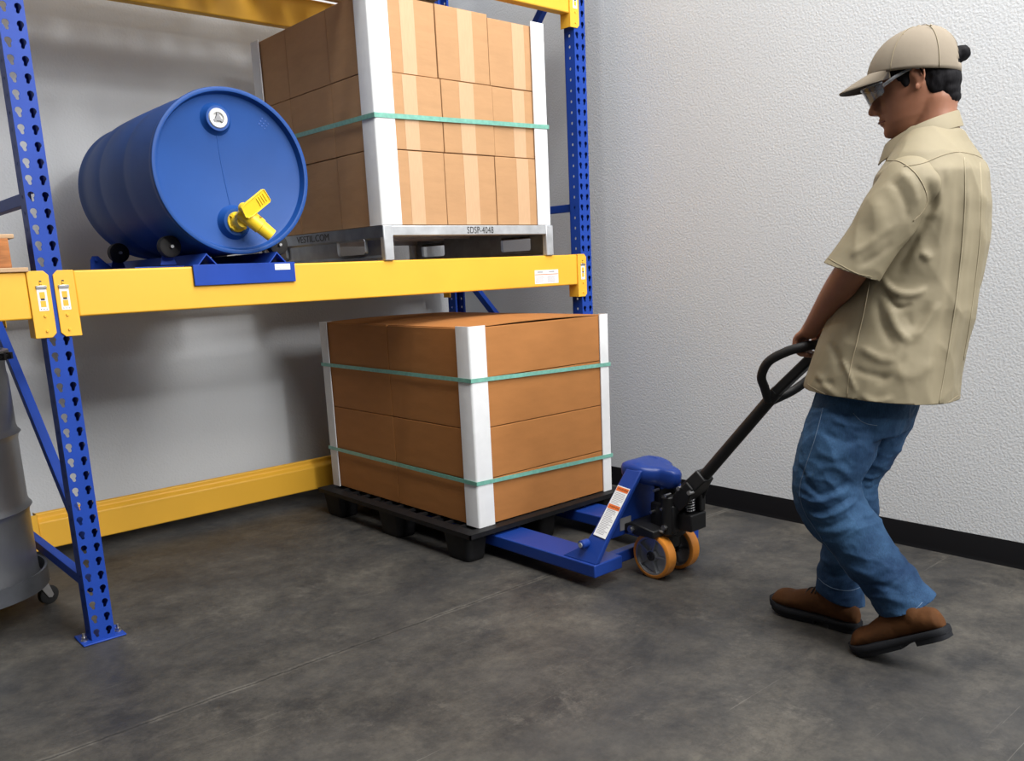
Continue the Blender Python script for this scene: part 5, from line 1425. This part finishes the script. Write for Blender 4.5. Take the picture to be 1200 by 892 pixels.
# collar: folded leaf around the neck
loop = [(0.0982, 0.0000, 1.5948), (0.0777, -0.0520, 1.5832), (0.0313, -0.0780, 1.5668), (-0.0192, -0.0680, 1.5485), (-0.0673, -0.0280, 1.5256), (-0.0767, 0.0000, 1.5202), (-0.0600, 0.0350, 1.5412), (-0.0069, 0.0720, 1.5735), (0.0505, 0.0750, 1.5962), (0.0890, 0.0500, 1.6027)]
cen = V3((0.0336, 0.0000, 1.5446))
LP = catmull(loop, 6, closed=True); nL = len(LP)
bm = new_bm(); rings = []
for i, p in enumerate(LP):
    out = V3((p.x-cen.x, p.y-cen.y, 0)).normalized(); fr = max(0, -(p.x-cen.x))/0.13
    drop = 0.040+0.016*fr; lean = 0.020+0.004*fr
    prof = [p-V3((0, 0, 0.045)), p-V3((0, 0, 0.0)), p+out*0.003+V3((0, 0, 0.003)), p+out*0.007, p+out*lean-V3((0, 0, drop)), p+out*(lean-0.003)-V3((0, 0, drop+0.001)), p+out*0.004-V3((0, 0, 0.006)), p+out*0.003-V3((0, 0, 0.045))]
    rings.append([bm.verts.new(q) for q in prof])
for i in range(nL):
    A, B = rings[i], rings[(i+1) % nL]
    for k in range(8): bm.faces.new((A[k], A[(k+1) % 8], B[(k+1) % 8], B[k]))
obj('collar', bm, M['khaki'], shirt, angle=60)
# sewn lines lying on the cloth
def surf(ob, pts, r, name, m, parent, w0=-0.8, sub=8, lift=0.0004):
    b_ = bmesh.new(); b_.from_mesh(ob.data); tree = BVHTree.FromBMesh(b_); b_.free()
    out = []
    for p in catmull([(q[0], 0, q[2]) for q in pts], sub):
        # follow the viewing side of the garment
        hit = tree.ray_cast(V3((p.x, w0, p.z)), V3((0, 1, 0)))
        if hit[0] is not None: out.append(hit[0]-V3((0, 1, 0))*lift)
    if len(out) < 3: return
    bm = new_bm()
    seg = [out[0]]
    for p in out[1:]:
        if (p-seg[-1]).length > 0.045:
            if len(seg) > 2: tube(bm, seg, r, 6)
            seg = []
        seg.append(p)
    if len(seg) > 2: tube(bm, seg, r, 6)
    obj(name, bm, m, parent, angle=0)
surf(shirt, [(-0.0285, 0.0000, 1.4386), (0.0159, 0.0000, 1.4444), (0.0591, 0.0000, 1.4618), (0.1020, 0.0000, 1.4719), (0.1703, 0.0000, 1.4660)], 0.0014, 'yoke_seam', M['khaki_seam'], shirt)
surf(shirt, [(-0.0749, 0.0000, 1.4683), (-0.0381, 0.0000, 1.4535), (-0.0009, 0.0000, 1.4200), (0.0230, 0.0000, 1.3805), (0.0311, 0.0000, 1.3470), (0.0211, 0.0000, 1.3191), (-0.0004, 0.0000, 1.2965)], 0.0016, 'armhole_seam', M['khaki_seam'], shirt)
surf(shirt, [(0.1177, 0.0000, 1.4568), (0.1246, 0.0000, 1.3175), (0.1185, 0.0000, 1.1277), (0.1010, 0.0000, 0.9317), (0.0847, 0.0000, 0.7902)], 0.0016, 'back_pleat', M['khaki_hem'], shirt, sub=14)
surf(shirt, [(0.1607, 0.0000, 1.4487), (0.1680, 0.0000, 1.2681), (0.1604, 0.0000, 1.0782), (0.1469, 0.0000, 0.9068)], 0.0014, 'back_pleat', M['khaki_hem'], shirt, sub=14)
surf(shirt, [(-0.1057, 0.0000, 1.1449), (-0.1173, 0.0000, 1.0598), (-0.1337, 0.0000, 0.9707), (-0.1485, 0.0000, 0.8931), (-0.1555, 0.0000, 0.7958)], 0.0014, 'side_seam', M['khaki_seam'], shirt)
surf(shirt, [(-0.2717, 0.0000, 0.8419), (-0.1982, 0.0000, 0.8163), (-0.0993, 0.0000, 0.7942), (-0.0034, 0.0000, 0.7858), (0.0779, 0.0000, 0.7875), (0.1384, 0.0000, 0.8065)], 0.0011, 'hem_stitching', M['khaki_seam'], shirt, sub=14)
surf(shirt, [(-0.2178, 0.0000, 1.2118), (-0.1785, 0.0000, 1.1901), (-0.1348, 0.0000, 1.1659), (-0.0966, 0.0000, 1.1545)], 0.0010, 'sleeve_stitching', M['khaki_seam'], shirt)
surf(jeans, [(-0.2223, 0.0000, 0.7785), (-0.2406, 0.0000, 0.6915), (-0.2645, 0.0000, 0.6083), (-0.2836, 0.0000, 0.5238), (-0.2666, 0.0000, 0.4545), (-0.2343, 0.0000, 0.4060), (-0.1725, 0.0000, 0.3062), (-0.1061, 0.0000, 0.2130), (-0.0532, 0.0000, 0.1388)], 0.0012, 'outseam', M['denim_seam'], jeans, sub=12)
surf(jeans, [(-0.0578, 0.0000, 0.1268), (-0.0159, 0.0000, 0.1461), (0.0250, 0.0000, 0.1736), (0.0672, 0.0000, 0.2121)], 0.0012, 'cuff_stitching', M['denim_seam'], jeans)
surf(jeans, [(-0.2423, 0.0000, 0.1662), (-0.1946, 0.0000, 0.1511), (-0.1425, 0.0000, 0.1455), (-0.1092, 0.0000, 0.1494)], 0.0012, 'cuff_stitching', M['denim_seam'], jeans)
surf(jeans, [(-0.1375, 0.0000, 0.7670), (-0.1122, 0.0000, 0.7412), (-0.0729, 0.0000, 0.7291)], 0.0012, 'pocket_seam', M['denim_seam'], jeans)

# ---- boots: built flat with the heel at y=0 and the toe at y=0.32, then posed
def boot(Mx, label):
    hw = [(0.0, 0.016), (0.012, 0.031), (0.04, 0.037), (0.09, 0.036), (0.14, 0.038), (0.19, 0.046), (0.235, 0.051), (0.275, 0.047), (0.302, 0.034), (0.317, 0.014)]
    def outline(g): return [(w+g, y) for y, w in hw]+[(-(w+g), y) for y, w in reversed(hw)]
    # upper
    bm = new_bm()
    ht = [0.066, 0.090, 0.100, 0.118, 0.122, 0.104, 0.088, 0.082, 0.066, 0.045]
    rings = []
    for (y, w), h in zip(hw, ht):
        ring = []
        for i in range(28):
            a = 2*math.pi*i/28; ca, sa = math.cos(a), math.sin(a)
            z0, z1 = 0.028, h; zc = (z0+z1)/2
            top = 0.86 if sa > 0 else 1.0
            x = math.copysign(abs(ca)**0.72, ca)*w*0.97*(1-0.32*max(0, sa)**1.5)
            ring.append((x, y+0.002, zc+sa*(z1-z0)/2))
        rings.append(ring)
    loft(bm, rings)
    limb(bm, [(0, 0.078, 0.08), (0, 0.085, 0.105)], [0.038, 0.036], 4, 24)
    ball(bm, (0, 0.255, 0.058), (0.044, 0.052, 0.030))
    me = fuse(bm, 0.0045, 4)
    me.transform(Mx)
    b_o = link_mesh('boot', me, M['suede'], man, angle=0); b_o['label'] = label
    # sole with heel block
    bm = new_bm()
    rings = []
    for z, g in ((0.014, 0.001), (0.018, 0.004), (0.030, 0.004), (0.034, 0.001)):
        rings.append([Mx @ V3((x, y+(0.004 if y > 0.2 else -0.002), z+0.020*max(0, (y-0.24)/0.08)**2)) for x, y in outline(g)])
    loft(bm, rings)
    heel = [(w, y) for y, w in hw if y <= 0.09]+[(-w, y) for y, w in reversed(hw) if y <= 0.09]
    loft(bm, [[Mx @ V3((x*1.02, y, 0.0)) for x, y in heel], [Mx @ V3((x*1.06, y-0.001, 0.016)) for x, y in heel]])
    ball_ = [(w, y) for y, w in hw if y >= 0.14]+[(-w, y) for y, w in reversed(hw) if y >= 0.14]
    loft(bm, [[Mx @ V3((x*0.98, y, 0.002+0.020*max(0, (y-0.24)/0.08)**2)) for x, y in ball_], [Mx @ V3((x*1.03, y, 0.016+0.020*max(0, (y-0.24)/0.08)**2)) for x, y in ball_]])
    obj('boot_sole', bm, M['sole'], b_o, angle=40)
    bm = new_bm()
    for k in range(4):
        y = 0.105+k*0.022; z = 0.139-k*0.0105
        tube(bm, [Mx @ V3(p) for p in catmull([(-0.026, y-0.004, z-0.012), (-0.010, y, z+0.001), (0.010, y+0.006, z+0.001), (0.026, y+0.010, z-0.014)], 4)], 0.0026, 7)
        tube(bm, [Mx @ V3(p) for p in catmull([(0.026, y-0.004, z-0.012), (0.010, y, z+0.003), (-0.010, y+0.006, z+0.003), (-0.026, y+0.010, z-0.014)], 4)], 0.0026, 7)
    for s in (-1, 1):
        lp = [(0, 0.10, 0.146), (s*0.018, 0.112, 0.158), (s*0.032, 0.118, 0.148), (s*0.022, 0.108, 0.140), (0, 0.102, 0.144)]
        tube(bm, [Mx @ V3(p) for p in catmull(lp, 5)], 0.0022, 7)
    obj('bootlace', bm, M['lace'], b_o, angle=0)
MF = FI @ Matrix.Translation((1.738, -1.878, 0.0005)) @ Matrix.Rotation(R(1.5), 4, 'Z')
boot(MF, 'brown suede work boot flat on the floor')
toe = V3((1.612, -1.966, 0.0))
MN = FI @ Matrix.Translation(toe) @ Matrix.Rotation(R(-2), 4, 'Z') @ Matrix.Rotation(R(-29), 4, 'X') @ Matrix.Translation((0, -0.285, -0.006))
boot(MN, 'brown suede work boot with raised heel')
